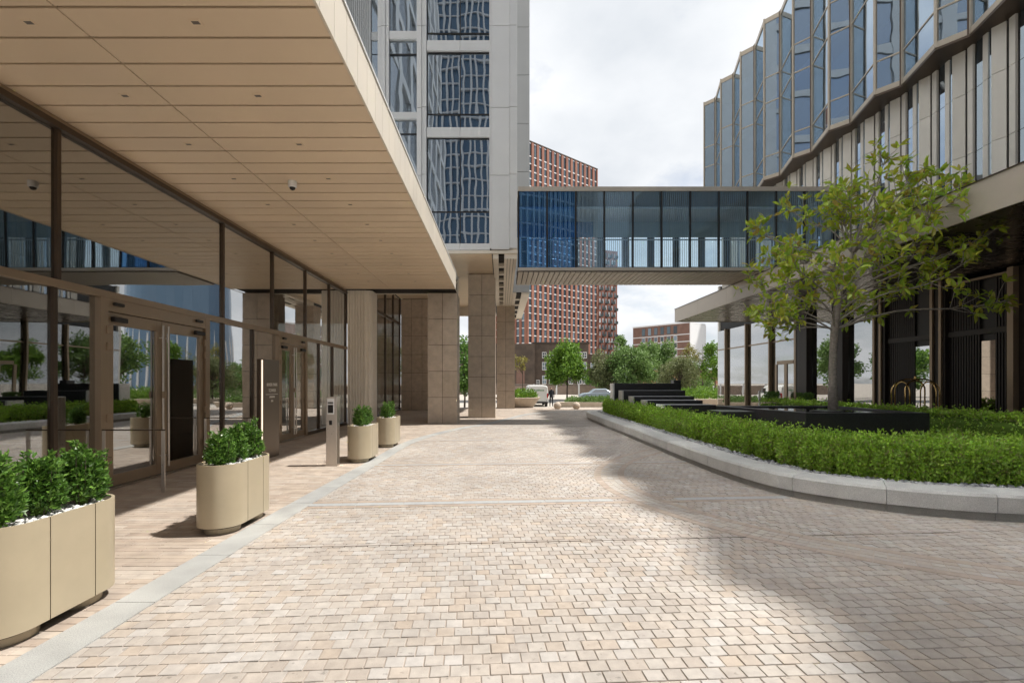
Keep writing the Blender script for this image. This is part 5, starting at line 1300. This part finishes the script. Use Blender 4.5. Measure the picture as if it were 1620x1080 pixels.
# hotel forecourt: luggage cart, pots, small post
lc = thing('luggage_cart', 'polished brass birdcage luggage cart outside the hotel door', 'cart', (12.75, 15.2, 0))
cxl, cyl = 12.72, 15.15
for dx in (-.40, .40):
    pts = [(cxl + dx * .9 - .12, cyl - .55, .22)]
    mb = MB(); x_ = cxl + dx
    arc = [(x_, cyl - .28, .20)] + [(x_, cyl - .28, 1.2)] + [(x_, cyl - .28 + .28 * (1 - math.cos(a)), 1.2 + .32 * math.sin(a)) for a in np.linspace(.2, math.pi - .2, 9)] + [(x_, cyl + .28, 1.2), (x_, cyl + .28, .20)]
    mb.tube(arc, .02, 10); mb.build('hoop', GOLD, lc, smooth=True)
for dy in (-.26, .26):
    arc = [(cxl - .52, cyl + dy, .2), (cxl - .52, cyl + dy, 1.25)] + [(cxl - .52 * math.cos(a), cyl + dy * (1 - .2 * math.sin(a)), 1.25 + .36 * math.sin(a)) for a in np.linspace(.25, math.pi - .25, 11)] + [(cxl + .52, cyl + dy, 1.25), (cxl + .52, cyl + dy, .2)]
    MB().tube(arc, .022, 10).build('hoop', GOLD, lc, smooth=True)
bx('deck', DBRONZE, lc, cxl - .55, cxl + .55, cyl - .32, cyl + .32, .17, .22, .02); bx('hanging_rail', GOLD, lc, cxl - .4, cxl + .4, cyl - .012, cyl + .012, 1.52, 1.545)
MB().lathe((cxl, cyl, 1.58), [(.02, 0), (.045, .03), (.02, .07), (.035, .1), (.005, .13)], 12).build('finial', GOLD, lc, smooth=True)
for sx in (-.45, .45):
    for sy in (-.25, .25): MB().tube([(cxl + sx, cyl + sy - .02, .085), (cxl + sx, cyl + sy + .02, .085)], .085, 14).build('castor', RUBBER, lc)
for (px, lab) in ((1221, 'ribbed tan pot with dark foliage left of the hotel door'), (1274, 'ribbed tan pot with dark foliage right of the hotel door')):
    Xp = HX - .75; Yp = Xp * 780 / (px - 793)
    t = thing('ribbed_pot', lab, 'pot', (Xp, Yp, 0), 'pots beside the hotel door')
    n_ = 60; MB().prism([(Xp + (.34 if i % 2 else .325) * math.cos(2 * math.pi * i / n_), Yp + (.34 if i % 2 else .325) * math.sin(2 * math.pi * i / n_)) for i in range(n_)], 0., .62).build('pot', CONC, t)
    n = 700; a = rng.uniform(0, 6.283, n); rr = np.sqrt(rng.uniform(size=n)) * .33
    obj('foliage', leaf_mesh('foliage', np.column_stack([Xp + rr * np.cos(a), Yp + rr * np.sin(a), .60 + rng.uniform(0, .38, n)]), rng.normal(0, .4, (n, 3)) + np.array([0, 0, .9]), rng.uniform(.08, .14, n), rng.uniform(.03, .05, n), LEAF_B), t, kind='stuff')
wp = thing('white_post', 'short white round-topped post in front of the hotel glazing', 'post', (HX - 1.3, 25.2, 0))
MB().lathe((HX - 1.3, 25.2, 0), [(.16, 0), (.14, .05), (.055, .1), (.05, .95), (.07, .98), (.06, 1.05), (.01, 1.09)], 16).build('shaft', WHITES, wp, smooth=True)

# ================================================================== seen only as reflections: towers across the site
wt = thing('white_grid_tower', 'curved white-gridded tower standing behind the viewer, mirrored in the windows', 'tower', (-8, -58, 0))
pts = []
for i in range(49):
    a = R(40 + 100 * i / 48); pts.append((-6 + 34 * math.cos(a), -92 + 34 * math.sin(a)))
mb = MB().prism([(28, -110)] + pts + [(-40, -110)], 0, 95); mb.build('glass_body', mat('tower_blue_glass', (.12, .21, .32), .1, spec=.8), wt)
for i in range(0, 49):
    p = Vector(pts[i]); nrm = (p - Vector((-6, -92))).normalized(); q_ = p + nrm * .5
    MB().beam((q_.x, q_.y, 0), (q_.x + random.uniform(-.3, .3), q_.y, 95), .34, .5).build('rib', WHITES, wt)
for k in range(34):
    z = 2 + k * 2.75; mb = MB()
    for a_, b_ in zip(pts[:-1], pts[1:]):
        a2 = Vector(a_) + (Vector(a_) - Vector((-6, -92))).normalized() * .3; b2 = Vector(b_) + (Vector(b_) - Vector((-6, -92))).normalized() * .3
        mb.beam((a2.x, a2.y, z), (b2.x, b2.y, z), .4, .24)
    mb.build('floor_band', WHITES, wt)
bt = thing('finned_round_tower', 'round blue glass tower with white fins, mirrored in the lobby glazing', 'tower', (119, 200, 0))
MB().lathe((119, 200, -.6), [(19, 0), (18, 40), (15, 74)], 40).build('glass_body', mat('tower_blue_glass', (.12, .21, .32), .1, spec=.8), bt)
for i in range(36):
    a = 2 * math.pi * i / 36; MB().beam((119 + 19.2 * math.cos(a), 200 + 19.2 * math.sin(a), 0), (119 + 15.2 * math.cos(a), 200 + 15.2 * math.sin(a), 74), .6, .7).build('fin', WHITES, bt)
for k in range(20):
    z = 3 + k * 3.5; r_ = 18.6 - 4 * (z / 74)
    MB().lathe((119, 200, z), [(r_ + .2, 0), (r_ + .2, .7)], 40).build('floor_band', WHITES, bt)
tree('tall green tree left of the old brick building', -16, 66, 8.5, 3.2, 3.4, 3500, LEAF_G, 2, .4, None, .14, 28)
tree('broad green tree farther left beyond the old brick building', -30, 72, 9.0, 3.6, 3.6, 3500, LEAF_T, 2, .4, None, .14, 28)
tree('spreading green tree beyond the hotel end, mirrored beside the first one', 27, 47, 7.2, 2.9, 2.9, 3000, LEAF_T, 2, .34, None, .1, 24)
tree('third green tree beyond the hotel end, farthest in the mirrored row', 36, 58, 8.0, 3.2, 3.2, 3000, LEAF_G, 2, .36, None, .1, 24)
tree('green tree on the far side of the hotel, mirrored in the lobby glass', 20, 40, 6.5, 2.4, 2.6, 3000, LEAF_G, 2, .3, None, .1, 24)
print('setts', NSETT, 'leaves', len(LP), 'objects', len(bpy.data.objects))
